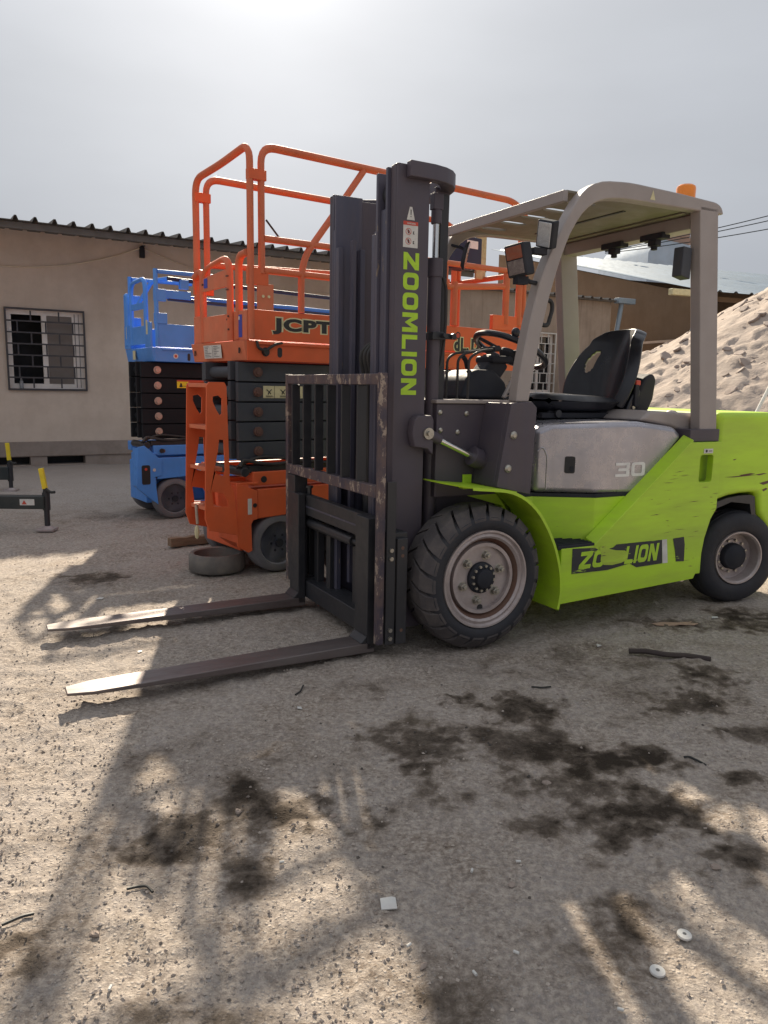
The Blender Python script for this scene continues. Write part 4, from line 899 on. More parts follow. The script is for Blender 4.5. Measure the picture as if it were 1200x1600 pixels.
# entrance ladder
def lad(y):
    P = [(-.485, 1.215), (-.385, 1.215), (-.372, 1.19), (-.358, .60), (-.330, .55), (-.305, .275), (-.50, .325), (-.525, .40), (-.500, 1.195)]
    h1 = [(-.462, 1.130), (-.425, 1.138), (-.402, 1.118), (-.405, 1.03), (-.418, 1.018), (-.440, 1.05), (-.462, 1.10)]
    h2 = [(-.425, .875), (-.395, .870), (-.388, .69), (-.400, .655), (-.445, .668), (-.460, .69), (-.436, .80)]
    h3 = [(-.478, .562), (-.405, .548), (-.375, .50), (-.372, .462), (-.468, .470)]
    MB().prism(P, y-.006, y+.006, holes=[h1, h2, h3]).build('ladder_side', 'orange', O, bevel=.002)
lad(-.018); lad(.262)
st_ = MB().box(-.492, -.40, -.008, .262, -.012, .012).build('ladder_step', 'orange_faded', O, bevel=.003)
for k, z in enumerate((1.195, .945, .695, .45)): (st_ if k == 0 else dup(st_, O)).location = (0, 0, z)
MB().tube([(-.50, .16, .46), (-.515, .12, .40), (-.52, .10, .35)], .009, .02).build('rag_cord', 'rope', O)
MB().sphere((-.525, .10, .30), .025, 8, (.7, .6, 1.8)).build('cloth_knot', 'cream', O)

# ---- blue scissor lift with its rails folded down
B = thing('scissor_lift', 'blue scissor lift with its rails folded down, behind the orange one', 'scissor lift', (-1.8798, 6.8417, 0), R(36), 'folded scissor lifts')
lift_base(B, 'blue', .70, 1.75, 'armb', 'pinb', 1.385, 5, .182, False, .715, PW=.36)
deck(B, 'blue', 'blue', .70, 2.25, -.155, 1.39, 1.710)
secb = rrect(.038, .032, .010, 2)
def railb(pts, m='blue', nm='guard_rail', rad=.05): return MB().sweep(fillet(pts, rad), secb).build(nm, m, B, ang=50)
for y in (.0, .68):
    railb([(-.125, y, 1.52), (-.125, y, 2.165)], nm='post', rad=0)
    railb([(2.20, y, 1.52), (2.20, y, 2.165)], nm='post', rad=0)
    railb([(-.11, y, 2.145), (.47, y, 2.15)], nm='folded_rail', rad=0)
    MB().box(-.145, -.035, y-.016, y+.016, 1.71, 1.80).box(-.145, -.04, y-.016, y+.016, 1.90, 2.0).build('rail_gusset', 'blue', B, bevel=.003)
railb([(.0, .05, 2.10), (.6, .08, 2.09), (2.3, .08, 2.06)], 'navy', 'folded_rail', 0)
railb([(.0, .05, 1.93), (.6, .08, 1.92), (2.3, .08, 1.90)], 'navy', 'folded_rail', 0)
railb([(.02, .12, 1.96), (1.2, .12, 1.95), (2.3, .12, 1.93)], 'blue', 'folded_rail', 0)
MB().box(-.03, .20, .02, .06, 1.93, 2.0).box(.10, .18, .02, .06, 2.02, 2.10).build('hinge_bracket', 'blue', B, bevel=.004)
railb([(-.175, .655, 1.54), (-.175, .655, 2.00), (-.175, .60, 1.98), (-.175, .60, 1.54)], nm='entrance_rail', rad=.04)
gt = railb([(-.165, .53, 1.54), (-.165, .53, 2.085), (-.165, .15, 2.10), (-.165, .15, 1.54)], nm='gate', rad=.10)
MB().box(-.172, -.155, .16, .52, 1.845, 1.90).box(-.172, -.155, .16, .52, 1.54, 1.70).build('gate_panel', 'blue', gt, bevel=.003)
railb([(-.155, .40, 1.88), (-.05, .30, 2.10), (.06, .20, 2.12)], nm='brace_rail')
for y0, y1 in ((.0, .14), (.54, .70)): MB().box(-.185, -.165, y0, y1, 1.51, 1.72).build('end_panel', 'blue', B, bevel=.003)
MB().box(-.1865, -.1855, .62, .68, 1.60, 1.71).box(-.1865, -.1855, .06, .10, 1.62, 1.74).box(-.187, -.1855, .40, .47, 1.41, 1.49).build('small_tag', 'cream', B)
MB().cyl((.035, -.0065, 1.44), (.035, -.0052, 1.44), .022, n=18).build('round_sticker', 'white', B)
MB().cyl((.035, -.0075, 1.44), (.035, -.0064, 1.44), .012, n=18).build('sticker_print', 'red', B)
MB().prism([(p[0]+.155, p[1]+1.435) for p in rrect(.026, .065, .012, 4)], -.0062, -.0052).build('skirt_hole', 'print', B)
yl_ = MB().add([(.06, .0485, 1.165), (.36, .0485, 1.165), (.36, .0485, 1.235), (.06, .0485, 1.235)], [(0, 1, 2, 3)]).build('warning_label', 'yellow', B, smooth=False)
MB().add([(.06, .0478, 1.222), (.36, .0478, 1.222), (.36, .0478, 1.235), (.06, .0478, 1.235)], [(0, 1, 2, 3)]).build('label_header', 'red', yl_, smooth=False)
b = MB()
for x in (.08, .14, .22, .31): b.add([(x, .0475, 1.172), (x+.03, .0475, 1.172), (x+.025, .0475, 1.205), (x+.012, .0475, 1.21)], [(0, 1, 2, 3)])
b.add([(.11, .0475, 1.18), (.20, .0475, 1.18), (.20, .0475, 1.183), (.11, .0475, 1.183)], [(0, 1, 2, 3)]).build('label_figure', 'print', yl_, smooth=False)
MB().cyl((-.1, -.0065, .615), (-.1, -.0058, .615), .018, n=16).build('guide_pin', 'pin', B)
MB().prism([(q[0]*1-.265, q[1]+.41) for q in rrect(.075, .17, .015, 3)], -.0175, -.0155).build('corner_opening', 'print', B)
MB().cyl((-.265, -.020, .46), (-.265, -.0172, .46), .012, n=12).build('reflector', 'red', B)
MB().cyl((-.19, -.018, .45), (-.19, -.0155, .45), .014, n=12).build('reflector', 'white', B)

# ------------------------------------------------------------------ outrigger arms of a trailer at the left
def outrigger(name, lab, loc, L, ztop, zb, h, lean):
    T = thing(name, lab, 'outrigger', loc, R(3), 'black outrigger arms with jack legs')
    MB().box(-L, .02, -.05, .05, zb-h/2, zb+h/2).build('arm_beam', mat('dark_green_black', (.016, .024, .026), .45, dirt=.3, bump=.1) if 'darkgb' not in MT else MT['darkgb'], T, bevel=.008)
    MB().cyl((.02, 0, .03), (.02, 0, zb+h*.9), .022, n=16).cyl((.02, 0, zb-h*.62), (.02, 0, zb+h*.75), .030, n=16).build('jack_leg', 'black', T)
    MB().box(-.055, .085, -.06, .06, .0, .022).cyl((.02, 0, .02), (.02, 0, .04), .05, .03, n=16).build('foot_plate', 'rim', T, bevel=.004)
    a = Vector((.015, 0, zb+h*.8)); bq = Vector((.015-lean, 0, ztop))
    MB().cyl(a, bq, .014, n=12).build('crank_shaft', 'black', T)
    MB().box(-.019, .019, -.016, .016, 0, (bq-a).length*1.1).build('yellow_sleeve', 'yellow', T, bevel=.004)
    sl_ = T.children[-1]; sl_.location = a.lerp(bq, .18)+Vector((.012, -.02, 0)); sl_.rotation_euler = (0, -math.atan2(lean, (bq-a).z), 0)
    MB().tube([a+Vector((.02, -.04, .03)), a+Vector((.06, -.045, .0)), a+Vector((.095, -.045, .005))], .011, .02).build('crank_handle', 'cable', T)
    return T
MT['darkgb'] = mat('green_black_beam', (.016, .024, .026), .45, dirt=.3, bump=.1)
T1 = outrigger('outrigger_arm', 'black outrigger beam with yellow crank, nearer the camera, sticker on its end', (-2.765, 6.165, 0), 1.6, .47, .235, .105, .022)
MB().box(-.17, -.055, -.0525, -.0505, .215, .265).build('warning_sticker', 'white', T1)
MB().add([(-.155, -.053, .222), (-.115, -.053, .222), (-.135, -.053, .257)], [(0, 1, 2)]).build('sticker_triangle', 'red', T1, smooth=False)
T2 = outrigger('outrigger_arm', 'black outrigger beam with yellow crank, farther back near the wall', (-4.14, 8.40, 0), 1.6, .485, .20, .14, .01)
# ------------------------------------------------------------------ loose wheel, timber
LW = thing('loose_wheel', 'grey solid lift wheel lying flat on the dirt by the orange lift', 'wheel', (-1.093, 4.94, 0), .3)
MB().lathe((0, 0, 0), (0, 0, 1), [(.0, .155), (.0, .170), (.012, .182), (.10, .182), (.116, .172), (.118, .160), (.112, .148), (.030, .142), (.028, .03), (.036, .028), (.036, .0)], 56).build('tyre', mat('worn_grey_rubber', (.17, .155, .14), .9, dirt=.9, dcol=(.28, .24, .20), dscale=9, chips=.25, ccol=(.10, .09, .08), cscale=15, bump=.8, bdist=.004), LW, ang=45)
MB().lathe((0, 0, .0), (0, 0, 1), [(.028, .10), (.040, .05), (.046, .045), (.046, .0)], 32).build('hub', 'greyrim', LW)
MB().cyl((0, 0, .046), (0, 0, .052), .016, n=12).build('hub_bore', 'print', LW)
PL = MB(); nS = 10; V = []; F = []
for i in range(nS+1):
    x = i/nS*.62; w = .038+.006*math.sin(i*1.9); hgt = .062+.005*math.sin(i*2.7); V += [(x, -w, 0), (x, w, 0), (x, w*.92, hgt), (x, -w*.92, hgt+.004)]
for i in range(nS):
    for j in range(4): F.append((i*4+j, i*4+4+j, i*4+4+(j+1) % 4, i*4+(j+1) % 4))
F += [(0, 1, 2, 3), tuple(range(4*nS+3, 4*nS-1, -1))]
tb = PL.add(V, F).build('timber_block', 'wood', None, bevel=.005, seg=2)
tb.location = (-1.60, 5.62, 0); tb.rotation_euler = (0, 0, R(36)); tag(tb, 'weathered brown timber lying on the ground beside the loose grey wheel', 'timber')
# ------------------------------------------------------------------ buildings
def plaster(name, col, dark, streak=.3, gradz=None, sc=1.2):
    return mat(name, col, .9, dirt=.75, dcol=dark, dscale=sc, streak=streak, chips=.06, ccol=tuple(q*.55 for q in dark), cscale=4.5, bump=.35, bscale=25, bdist=.004, spec=.2, var=.08)
MT['plaster'] = plaster('stained_beige_render', (.67, .55, .455), (.44, .335, .26), .12, sc=1.0)
MT['plinth'] = plaster('grey_brown_concrete', (.34, .275, .235), (.20, .16, .13), .2, sc=3)
MT['asb'] = mat('grey_roof_sheet', (.17, .155, .14), .8, dirt=.6, dcol=(.09, .08, .07), dscale=3, bump=.3)
MT['zinc'] = mat('pale_blue_grey_zinc', (.26, .335, .41), .5, metal=.2, dirt=.5, dcol=(.24, .27, .29), dscale=1.2, bump=.1, streak=.3)
MT['brown'] = mat('brown_rendered_wall', (.20, .135, .085), .9, dirt=.5, dcol=(.12, .08, .05), dscale=1, bump=.3, streak=.3)
MT['glassdark'] = mat('dark_window_glass', (.012, .012, .014), .12, dirt=.3, dcol=(.05, .05, .05), bump=0)
MT['mesh'] = mat('insect_screen', (.20, .165, .145), .7, dirt=.3, bump=.3, bscale=400)
MT['wframe'] = mat('white_window_frame', (.86, .78, .72), .5, dirt=.3, dcol=(.5, .42, .36), dscale=6, bump=0)
MT['grille'] = mat('dark_grille', (.045, .04, .045), .5, dirt=.5, dcol=(.12, .09, .07), dscale=12, bump=.1)
MT['wgrille'] = mat('white_grille', (.66, .64, .60), .5, dirt=.4, bump=.1)
bl_ = R(30); BO = Vector((-4.68, 11.16, 0))
def sheet(b, x0, x1, y0, y1, z0, z1, pitch, rib, rw=.35, th=.006):
    """trapezoid-ribbed roof sheet: ribs run along y, from (y0,z0) to (y1,z1)"""
    prof = []; x = x0
    while x < x1:
        prof += [(x, 0), (x+pitch*(1-rw), 0), (x+pitch*(1-rw*.68), rib), (x+pitch*(1-rw*.32), rib)]; x += pitch
    prof.append((x, 0)); n = len(prof); V = []; F = []
    for y, z in ((y0, z0), (y1, z1)):
        V += [(px_, y, z+pz) for px_, pz in prof]; V += [(px_, y, z+pz-th) for px_, pz in prof]
    for i in range(n-1):
        F += [(i, i+1, 2*n+i+1, 2*n+i), (n+i+1, n+i, 3*n+i, 3*n+i+1), (i, n+i, n+i+1, i+1), (2*n+i, 2*n+i+1, 3*n+i+1, 3*n+i)]
    return b.add(V, F)
# building 1: rendered workshop with the barred window
W1 = thing('workshop_building', 'long beige rendered building with barred window and ribbed roof at left', 'building', BO, bl_)
win = [(-.66, 1.10), (.355, 1.10), (.355, 2.185), (-.66, 2.185)]
wallp = [(-9, .35), (6.3, .35), (6.3, 3.255), (-9, 3.255)]
MB().prism(wallp, 0, .22, holes=[win]).build('wall', 'plaster', W1)
MB().prism([(-9, .145), (6.3, .145), (6.3, .352), (-9, .352)], -.025, .22).build('plinth_beam', 'plinth', W1, bevel=.006)
vents = [[(a, .02), (b_, .02), (b_, .135), (a, .135)] for a, b_ in ((-2.2, -1.5), (-1.25, -.44), (-.22, .30))]
MB().prism([(-9, -.05), (6.3, -.05), (6.3, .1465), (-9, .1465)], .0, .22, holes=vents).build('footing', 'plinth', W1)
MB().box(-9, 6.3, .3, .32, -.05, .2).build('void_backing', 'print', W1)
MB().box(-9, 6.3, 5.8, 6.0, 0, 3.6).box(6.1, 6.3, .221, 5.8, 0, 3.25).box(-9, -8.8, .221, 5.8, 0, 3.25).build('rear_wall', 'plaster', W1)
sheet(MB(), -9.2, 6.5, -1.28, 6.2, 3.14, 3.70, .222, .055, .30).build('roof', 'asb', W1, smooth=False)
MB().box(-9.1, 6.4, -1.15, -1.09, 3.06, 3.135).build('eaves_purlin', 'asb', W1)
# eaves ends of the corrugations closed by cut cement
wf = MB().prism([(-.66, 1.10), (.355, 1.10), (.355, 2.185), (-.66, 2.185)], .06, .10, holes=[[(-.585, 1.17), (-.20, 1.17), (-.20, 2.12), (-.585, 2.12)], [(-.13, 1.17), (.205, 1.17), (.205, 2.12), (-.13, 2.12)]]).build('window_frame', 'wframe', W1, bevel=.004)
MB().box(-1.6, 1.2, .9, .92, .36, 3.2).build('dark_room', 'print', wf)
MB().prism([(-.13, 1.17), (.205, 1.17), (.205, 2.12), (-.13, 2.12)], .07, .085).build('screen_pane', 'mesh', wf)
MB().box(.235, .245, .055, .062, 1.12, 2.16).box(.29, .298, .055, .062, 1.12, 2.16).build('sash_line', 'mesh', wf)
MB().box(-.66, .355, -.01, .06, 1.085, 1.10).build('sill', 'plinth', wf, bevel=.004)
gr = MB(); gx0, gx1, gz0, gz1 = -.675, .365, 1.075, 2.205
gr.box(gx0, gx1, -.045, -.020, gz0, gz0+.024).box(gx0, gx1, -.045, -.020, gz1-.024, gz1).box(gx0, gx0+.024, -.045, -.020, gz0+.024, gz1-.024).box(gx1-.024, gx1, -.045, -.020, gz0+.024, gz1-.024)
G = gr.build('window_grille', 'grille', W1, bevel=.002)
rows = 7; hz = (gz1-gz0-.048)/rows
hbar = MB().box(gx0+.024, gx1-.024, -.040, -.028, -.010, .010).build('grille_bar', 'grille', G)
for k in range(1, rows): (hbar if k == 1 else dup(hbar, G)).location = (0, 0, gz0+.024+hz*k)
vb = MB().box(-.010, .010, -.040, -.028, .010, hz-.010).build('grille_bar', 'grille', G); first = True
for k in range(rows):
    xs = (-.345, .02) if k % 2 == 0 else (-.52, -.155, .20)
    for x in xs:
        (vb if first else dup(vb, G)).location = (x, 0, gz0+.024+hz*k); first = False
bt = MB().lathe((-.50, .03, 1.10), (0, 0, 1), [(0, .024), (.005, .027), (.10, .027), (.125, .012), (.15, .011), (.15, 0)], 16).build('plastic_bottle', mat('clear_plastic', (.5, .52, .55), .15, dirt=.2, trans=.5, bump=0), None)
bt.parent = None; bt.matrix_world = Matrix.Translation(BO) @ Matrix.Rotation(bl_, 4, 'Z'); tag(bt, 'small clear plastic bottle standing on the barred window sill', 'bottle')
# small flood lamp under the eaves and the sagging cord
el = thing('wall_lamp', 'small black lamp box fixed under the eaves of the beige building', 'lamp', BO, bl_)
MB().box(1.17, 1.24, -.07, -.002, 3.02, 3.17).build('lamp_body', 'plastic', el, bevel=.006); MB().box(1.18, 1.23, -.14, -.005, 3.172, 3.182).build('bracket', 'plastic', el)
def sag(p, q, s, n=14):
    p = Vector(p); q = Vector(q); return [p.lerp(q, i/n)-Vector((0, 0, s*4*(i/n)*(1-i/n))) for i in range(n+1)]
cd = MB().tube(sag((-2.6, -.03, 3.17), (1.17, -.03, 3.15), .42, 24), .0105, n=6).tube(sag((1.24, -.03, 3.15), (6.2, -.03, 3.12), .42, 24), .0085, n=6).build('hanging_cord', mat('pale_cord', (.72, .60, .46), .8, dirt=.2, bump=0), None)
cd.matrix_world = Matrix.Translation(BO) @ Matrix.Rotation(bl_, 4, 'Z'); tag(cd, 'tan cord sagging along the beige building wall under the eaves', 'cord')
# building 2: stained lower wall with white grille window
W2_ = thing('workshop_building', 'lower stained building with white barred window behind the steering wheel', 'building', BO, bl_)
w2 = [(8.60, 1.15), (9.33, 1.15), (9.33, 2.32), (8.60, 2.32)]
MB().prism([(6.55, -.05), (10.86, -.05), (10.86, 3.05), (6.55, 3.05)], .05, .27, holes=[w2]).build('wall', plaster('stained_concrete_wall', (.40, .32, .255), (.22, .17, .13), .75), W2_)
MB().box(10.66, 10.86, .271, 3.5, -.05, 3.03).box(6.55, 6.75, .271, 3.5, -.05, 3.03).box(6.55, 10.86, 3.5, 3.7, -.05, 3.3).build('side_wall', 'plaster', W2_)
sheet(MB(), 6.45, 11.0, -.10, 3.9, 3.075, 3.30, .25, .04).build('roof', 'asb', W2_, smooth=False)
MB().box(6.5, 11.0, -.06, .0, 3.045, 3.07).build('eaves_purlin', 'asb', W2_)
f2 = MB().prism(w2, .10, .14, holes=[[(8.66, 1.21), (8.93, 1.21), (8.93, 2.26), (8.66, 2.26)], [(8.99, 1.21), (9.27, 1.21), (9.27, 2.26), (8.99, 2.26)]]).build('window_frame', 'wframe', W2_)
MB().box(8.66, 9.27, .15, .155, 1.21, 2.26).build('pane', 'glassdark', f2)
G2 = MB().box(8.58, 9.35, .0, .02, 1.13, 1.155).box(8.58, 9.35, .0, .02, 2.315, 2.34).box(8.58, 8.605, .0, .02, 1.155, 2.315).box(9.325, 9.35, .0, .02, 1.155, 2.315).build('window_grille', 'wgrille', W2_)
hb2 = MB().box(8.605, 9.325, .003, .016, -.008, .008).build('grille_bar', 'wgrille', G2); v2 = MB().box(-.008, .008, .003, .016, .008, .185).build('grille_bar', 'wgrille', G2); first = True
for k in range(6):
    z = 1.155+k*.1935
    if k: (hb2 if k == 1 else dup(hb2, G2)).location = (0, 0, z)
    for x in ((8.78, 8.96, 9.14) if k % 2 else (8.70, 8.88, 9.06, 9.22)): (v2 if first else dup(v2, G2)).location = (x, 0, z); first = False
MB().box(10.86, 11.35, -.16, -.02, 3.02, 3.13).build('gutter_end', 'zinc', W2_, bevel=.01)
MB().cyl((11.05, -.05, 3.02), (10.80, -.05, 1.5), .05, n=14).build('downpipe', 'zinc', W2_)
# building 3: brown shed with pale metal roof (local frame along its eaves)
S3 = thing('shed', 'brown open shed with pale blue-grey ribbed metal roof behind the mound', 'shed', (6.35, 16.2, 0), R(22))
sheet(MB(), -.25, 16, -.45, 8.2, 3.20, 5.30, .42, .035, .3).build('roof', 'zinc', S3, smooth=False)
MB().prism([(.0, -.05), (8.0, -.05), (8.0, 5.13), (.0, 3.19)], -.10, .08, 'yz').build('gable_wall', 'brown', S3)
MB().box(.081, 16, 3.2, 3.4, -.05, 3.9).box(15.8, 16, 3.41, 8, -.05, 4).build('inner_wall', 'brown', S3)
MB().box(.0, 16, -.08, .0, 3.06, 3.16).build('eaves_beam', 'brown', S3)
MB().box(-.22, -.16, -.2, 8.0, 2.25, 2.30).build('wall_rail', 'plaster', S3)
for x in (-.15, 4.2, 8.5): MB().cyl((x, -.15, 3.12), (x-.30, -.15, 0), .065, n=12).build('pipe_post', 'zinc', S3)
MB().box(-.95, -.10, -.30, -.18, 3.10, 3.22).build('gutter_piece', 'cream', S3, bevel=.01)
# white house
H4 = thing('white_house', 'pale white house top with bare brick pieces seen above the metal roof', 'house', (9.9, 30.5, .45), R(12))
MB().prism([(0, 0), (1.8, 0), (1.8, 6.35), (.35, 6.55), (.25, 6.45), (0, 6.0)], 0, 4, 'xz').build('wall', mat('whitewashed_wall', (.34, .43, .54), .8, dirt=.4, dcol=(.40, .43, .47), bump=.1), H4)
MB().box(.30, .72, .1, .8, 6.54, 6.93).box(.73, 1.9, .1, .5, 6.42, 6.66).box(1.35, 1.75, .05, .6, 6.66, 6.86).build('brick_parapet', mat('bare_brick', (.36, .25, .20), .9, dirt=.5, bump=.3), H4, bevel=.01)
MB().cyl((2.05, .3, 5.5), (2.05, .3, 6.9), .03, n=8).cyl((2.05, .3, 6.88), (2.05, .3, 6.93), .07, n=8).build('vent_pipe', 'asb', H4)
# overhead cables from the shed ridge
for k, (za, zb) in enumerate(((5.42, 8.35), (5.40, 8.15), (5.36, 7.75))):
    c_ = MB().tube(sag((6.6, 24.4, za), (16.5, 19.5-.15*k, zb-.62-.12*k), .25, 24), .013, n=6).build('overhead_cable', 'cable', None)
    tag(c_, ('topmost', 'middle', 'lowest')[k]+' of the three black overhead cables above the metal roof', 'cable', 'overhead cables')
# ------------------------------------------------------------------ sand mound
def mound():
    cx, cy_, R0 = 8.2, 13.5, 6.7; n = 300
    xs = np.linspace(cx-7.2, cx+7.2, n); ys = np.linspace(cy_-7.2, cy_+7.2, n); X, Y = np.meshgrid(xs, ys, indexing='ij')
    d = np.hypot(X-cx, Y-cy_); d = d+.35*(fbm(X, Y, .5, 3, 3)-.5)
    Z = 3.95-.59*d; Z = np.where(d < .8, 3.95-.59*(.4+.5*(d/.8)**2*.8), Z)
    # cellular clods: rounded slabs with sharp undercut edges
    P = RNG.rand(3300, 2)*14.4+[cx-7.2, cy_-7.2]
    cell = .38; grid = {}
    for i, p in enumerate(P): grid.setdefault((int(p[0]//cell), int(p[1]//cell)), []).append(i)
    wx = X+.16*(fbm(X, Y, 3, 21, 2)-.5); wy = Y+.10*(fbm(X, Y, 3, 31, 2)-.5)
    f1 = np.full(X.shape, 9.); f2 = np.full(X.shape, 9.); idn = np.zeros(X.shape)
    gi = (wx//cell).astype(int); gj = (wy//cell).astype(int)
    # brute force in chunks by candidate offsets
    maxc = max(len(v) for v in grid.values()); gx0, gy0 = gi.min()-2, gj.min()-2
    tab = -np.ones((gi.max()-gx0+4, gj.max()-gy0+4, maxc), int)
    for (a, b_), v in grid.items():
        a -= gx0; b_ -= gy0
        if 0 <= a < tab.shape[0] and 0 <= b_ < tab.shape[1]: tab[a, b_, :len(v)] = v
    for da in (-1, 0, 1):
        for db in (-1, 0, 1):
            for c_ in range(maxc):
                idx = tab[gi-gx0+da, gj-gy0+db, c_]; ok = idx >= 0
                q = P[np.where(ok, idx, 0)]; dd = np.where(ok, np.hypot((wx-q[..., 0]), (wy-q[..., 1])), 9)
                nf = dd < f1; f2 = np.where(nf, f1, np.minimum(f2, dd)); idn = np.where(nf, idx, idn); f1 = np.where(nf, dd, f1)
    rr = np.random.RandomState(4).rand(6000); e = np.clip((f2-f1)/.10, 0, 1)
    lift = rr[idn.astype(int) % 6000]
    tiltx = (rr[(idn.astype(int)+77) % 6000]-.5); q = P[idn.astype(int)]
    Z = Z+.05*np.clip((f2-f1)/.07, 0, 1)**.7*(.15+lift)+.30*tiltx*(wx-q[..., 0])*e+.10*(fbm(X, Y, 1.6, 41, 4)-.5)+.02*(fbm(X, Y, 9, 51, 3)-.5)
    Z = np.where(Z < .02, -.15, Z)
    V = np.stack([X, Y, Z], -1).reshape(-1, 3); I = np.arange(n*n).reshape(n, n)
    F = np.stack([I[:-1, :-1], I[1:, :-1], I[1:, 1:], I[:-1, 1:]], -1).reshape(-1, 4)
    keep = (V[F][:, :, 2] > -.14).any(1); F = F[keep]
    me = bpy.data.meshes.new('sand_mound'); me.from_pydata(V.tolist(), [], F.tolist()); me.polygons.foreach_set('use_smooth', [True]*len(me.polygons))
    o = bpy.data.objects.new('sand_mound', me); COL.objects.link(o); o['kind'] = 'structure'
    o.data.materials.append(mat('clodded_sand', (.42, .35, .30), .95, dirt=.4, dcol=(.33, .265, .22), dscale=1.5, bump=.6, bscale=14, bdist=.02, spec=.15))
mound()
def rubble():
    r = np.random.RandomState(8); b = MB(); dg = bpy.context.evaluated_depsgraph_get(); ob = bpy.data.objects['sand_mound']
    from mathutils.bvhtree import BVHTree
    bv = BVHTree.FromObject(ob, dg); k = 0
    while k < 700:
        x = 8.2+(r.rand()*2-1)*6.4; y = 13.5-(r.rand()**.7)*6.4+1.0
        hit = bv.ray_cast(Vector((x, y, 9)), Vector((0, 0, -1)))
        if hit[0] is None or hit[0].z < .05: continue
        k += 1; s = .02+.085*r.rand()**2.2; m = Matrix.Translation(hit[0]+Vector((0, 0, .2*s))) @ hit[1].to_track_quat('Z', 'Y').to_matrix().to_4x4() @ Matrix.Rotation(r.rand()*6.28, 4, 'Z')
        n = 7; top = [(s*(1.25+.5*r.rand())*math.cos(2*PI*i/n), s*(.75+.4*r.rand())*math.sin(2*PI*i/n)) for i in range(n)]
        V = [(p[0]*.85, p[1]*.85, s*.16) for p in top]+[(p[0], p[1], s*.02) for p in top]+[(p[0]*.9, p[1]*.9, -s*.4) for p in top]
        F = [tuple(range(n))]+[(i, i+n, (i+1) % n+n, (i+1) % n) for i in range(n)]+[(i+n, i+2*n, (i+1) % n+2*n, (i+1) % n+n) for i in range(n)]
        b.add(V, F, m)
    o = b.build('rubble', mat('mound_stone', (.37, .30, .26), .9, dirt=.6, dcol=(.20, .155, .13), dscale=3, bump=.5), None, smooth=False); o['kind'] = 'stuff'; tag(o, 'stones half buried in the slope of the sand mound', 'stones')
rubble()
# ------------------------------------------------------------------ ground
STAINS = [(0.13, 2.48, 0.14, 0.15, .7), (0.5, 2.79, 0.15, 0.14, .8), (0.56, 2.47, 0.2, 0.14, .75), (-0.3, 2.04, 0.2, 0.1, .9), (-0.51, 1.95, 0.11, 0.1, .8), (-0.35, 1.77, 0.06, 0.09, .8), (0.74, 2.34, 0.17, 0.12, .9), (0.61, 2.23, 0.18, 0.13, .6), (0.87, 2.41, 0.09, 0.09, .9), (0.82, 2.06, 0.13, 0.14, 1.), (0.73, 1.93, 0.07, 0.09, 1.), (0.9, 1.84, 0.11, 0.06, .8), (0.26, 2.13, 0.03, 0.04, .5), (0.15, 2.08, 0.08, 0.04, .5), (0.39, 1.98, 0.04, 0.03, .5), (0.46, 1.95, 0.03, 0.05, .6), (1.41, 3.14, 0.11, 0.11, .8), (1.23, 2.85, 0.13, 0.11, .75), (1.31, 2.6, 0.12, 0.06, .7), (1.14, 2.26, 0.07, 0.05, .8), (0.59, 1.65, 0.05, 0.08, .8), (-1.78, 4.63, 0.17, 0.13, .6), (1.95, 4.09, 0.13, 0.18, .8), (-0.34, 2.32, 0.06, 0.08, .5), (1.56, 3.9, 0.21, 0.09, .7), (-0.65, 2.89, 0.1, 0.05, .3), (-0.09, 2.98, 0.16, 0.08, .35), (-0.77, 1.48, 0.06, 0.08, .7), (0.14, 1.36, 0.08, 0.06, .5), (-0.25, 1.3, 0.12, 0.05, .7), (0.49, 1.49, 0.08, 0.06, .5), (-0.73, 2.37, 0.13, 0.07, .35), (1.05, 3.0, .25, .2, .3), (-2.4, 6.9, .6, .3, .3), (.9, 3.3, .5, .2, .35), (-.5, 2.2, .35, .25, .25)]
def axis_pts(lo, fine0, fine1, hi, d, g=1.18):
    a = [fine0]; s = d
    while a[-1] > lo: s *= g; a.append(a[-1]-s)
    a = a[::-1]; b_ = list(np.arange(fine0+d, fine1, d)); c_ = [fine1]; s = d
    while c_[-1] < hi: s *= g; c_.append(c_[-1]+s)
    return np.array(a+b_+c_)
xs = axis_pts(-420, -2.6, 2.4, 420, .0115, 1.13)
y1 = list(axis_pts(-60, .9, 3.4, 3.4, .0125)); y1 = [y for y in y1 if y <= 3.4]
ys = list(y1); s_ = .0135
while ys[-1] < 13: s_ = min(s_*1.012, .09); ys.append(ys[-1]+s_)
while ys[-1] < 900: s_ *= 1.2; ys.append(ys[-1]+s_)
ys = np.array(ys)
X, Y = np.meshgrid(xs, ys, indexing='ij')
fade = np.clip(1-(np.hypot(X, np.maximum(Y-3, 0))-9)/6, 0, 1)*(Y > -2)
Z = .030*(fbm(X, Y, 1.1, 61, 3)-.5)+.018*(fbm(X, Y, 5, 71, 3)-.5)+.015*(fbm(X, Y, 16, 81, 3)-.5)
peb = fbm(X, Y, 34, 91, 2); Z += .011*np.clip(peb-.56, 0, 1)/.44+.006*(fbm(X, Y, 24, 171, 2)-.5)
near_obj = np.zeros_like(X)
for wx_, wy_ in ((.49, 3.42), (2.08, 4.33), (-.676, 4.9), (-1.88, 6.84)): near_obj = np.maximum(near_obj, np.exp(-((X-wx_)**2+(Y-wy_)**2)/.05))
Z = Z*fade*(1-.6*near_obj)-.004
st_m = np.zeros_like(X); nb_ = fbm(X, Y, 7, 101, 4); nb2 = fbm(X, Y, 26, 111, 3)
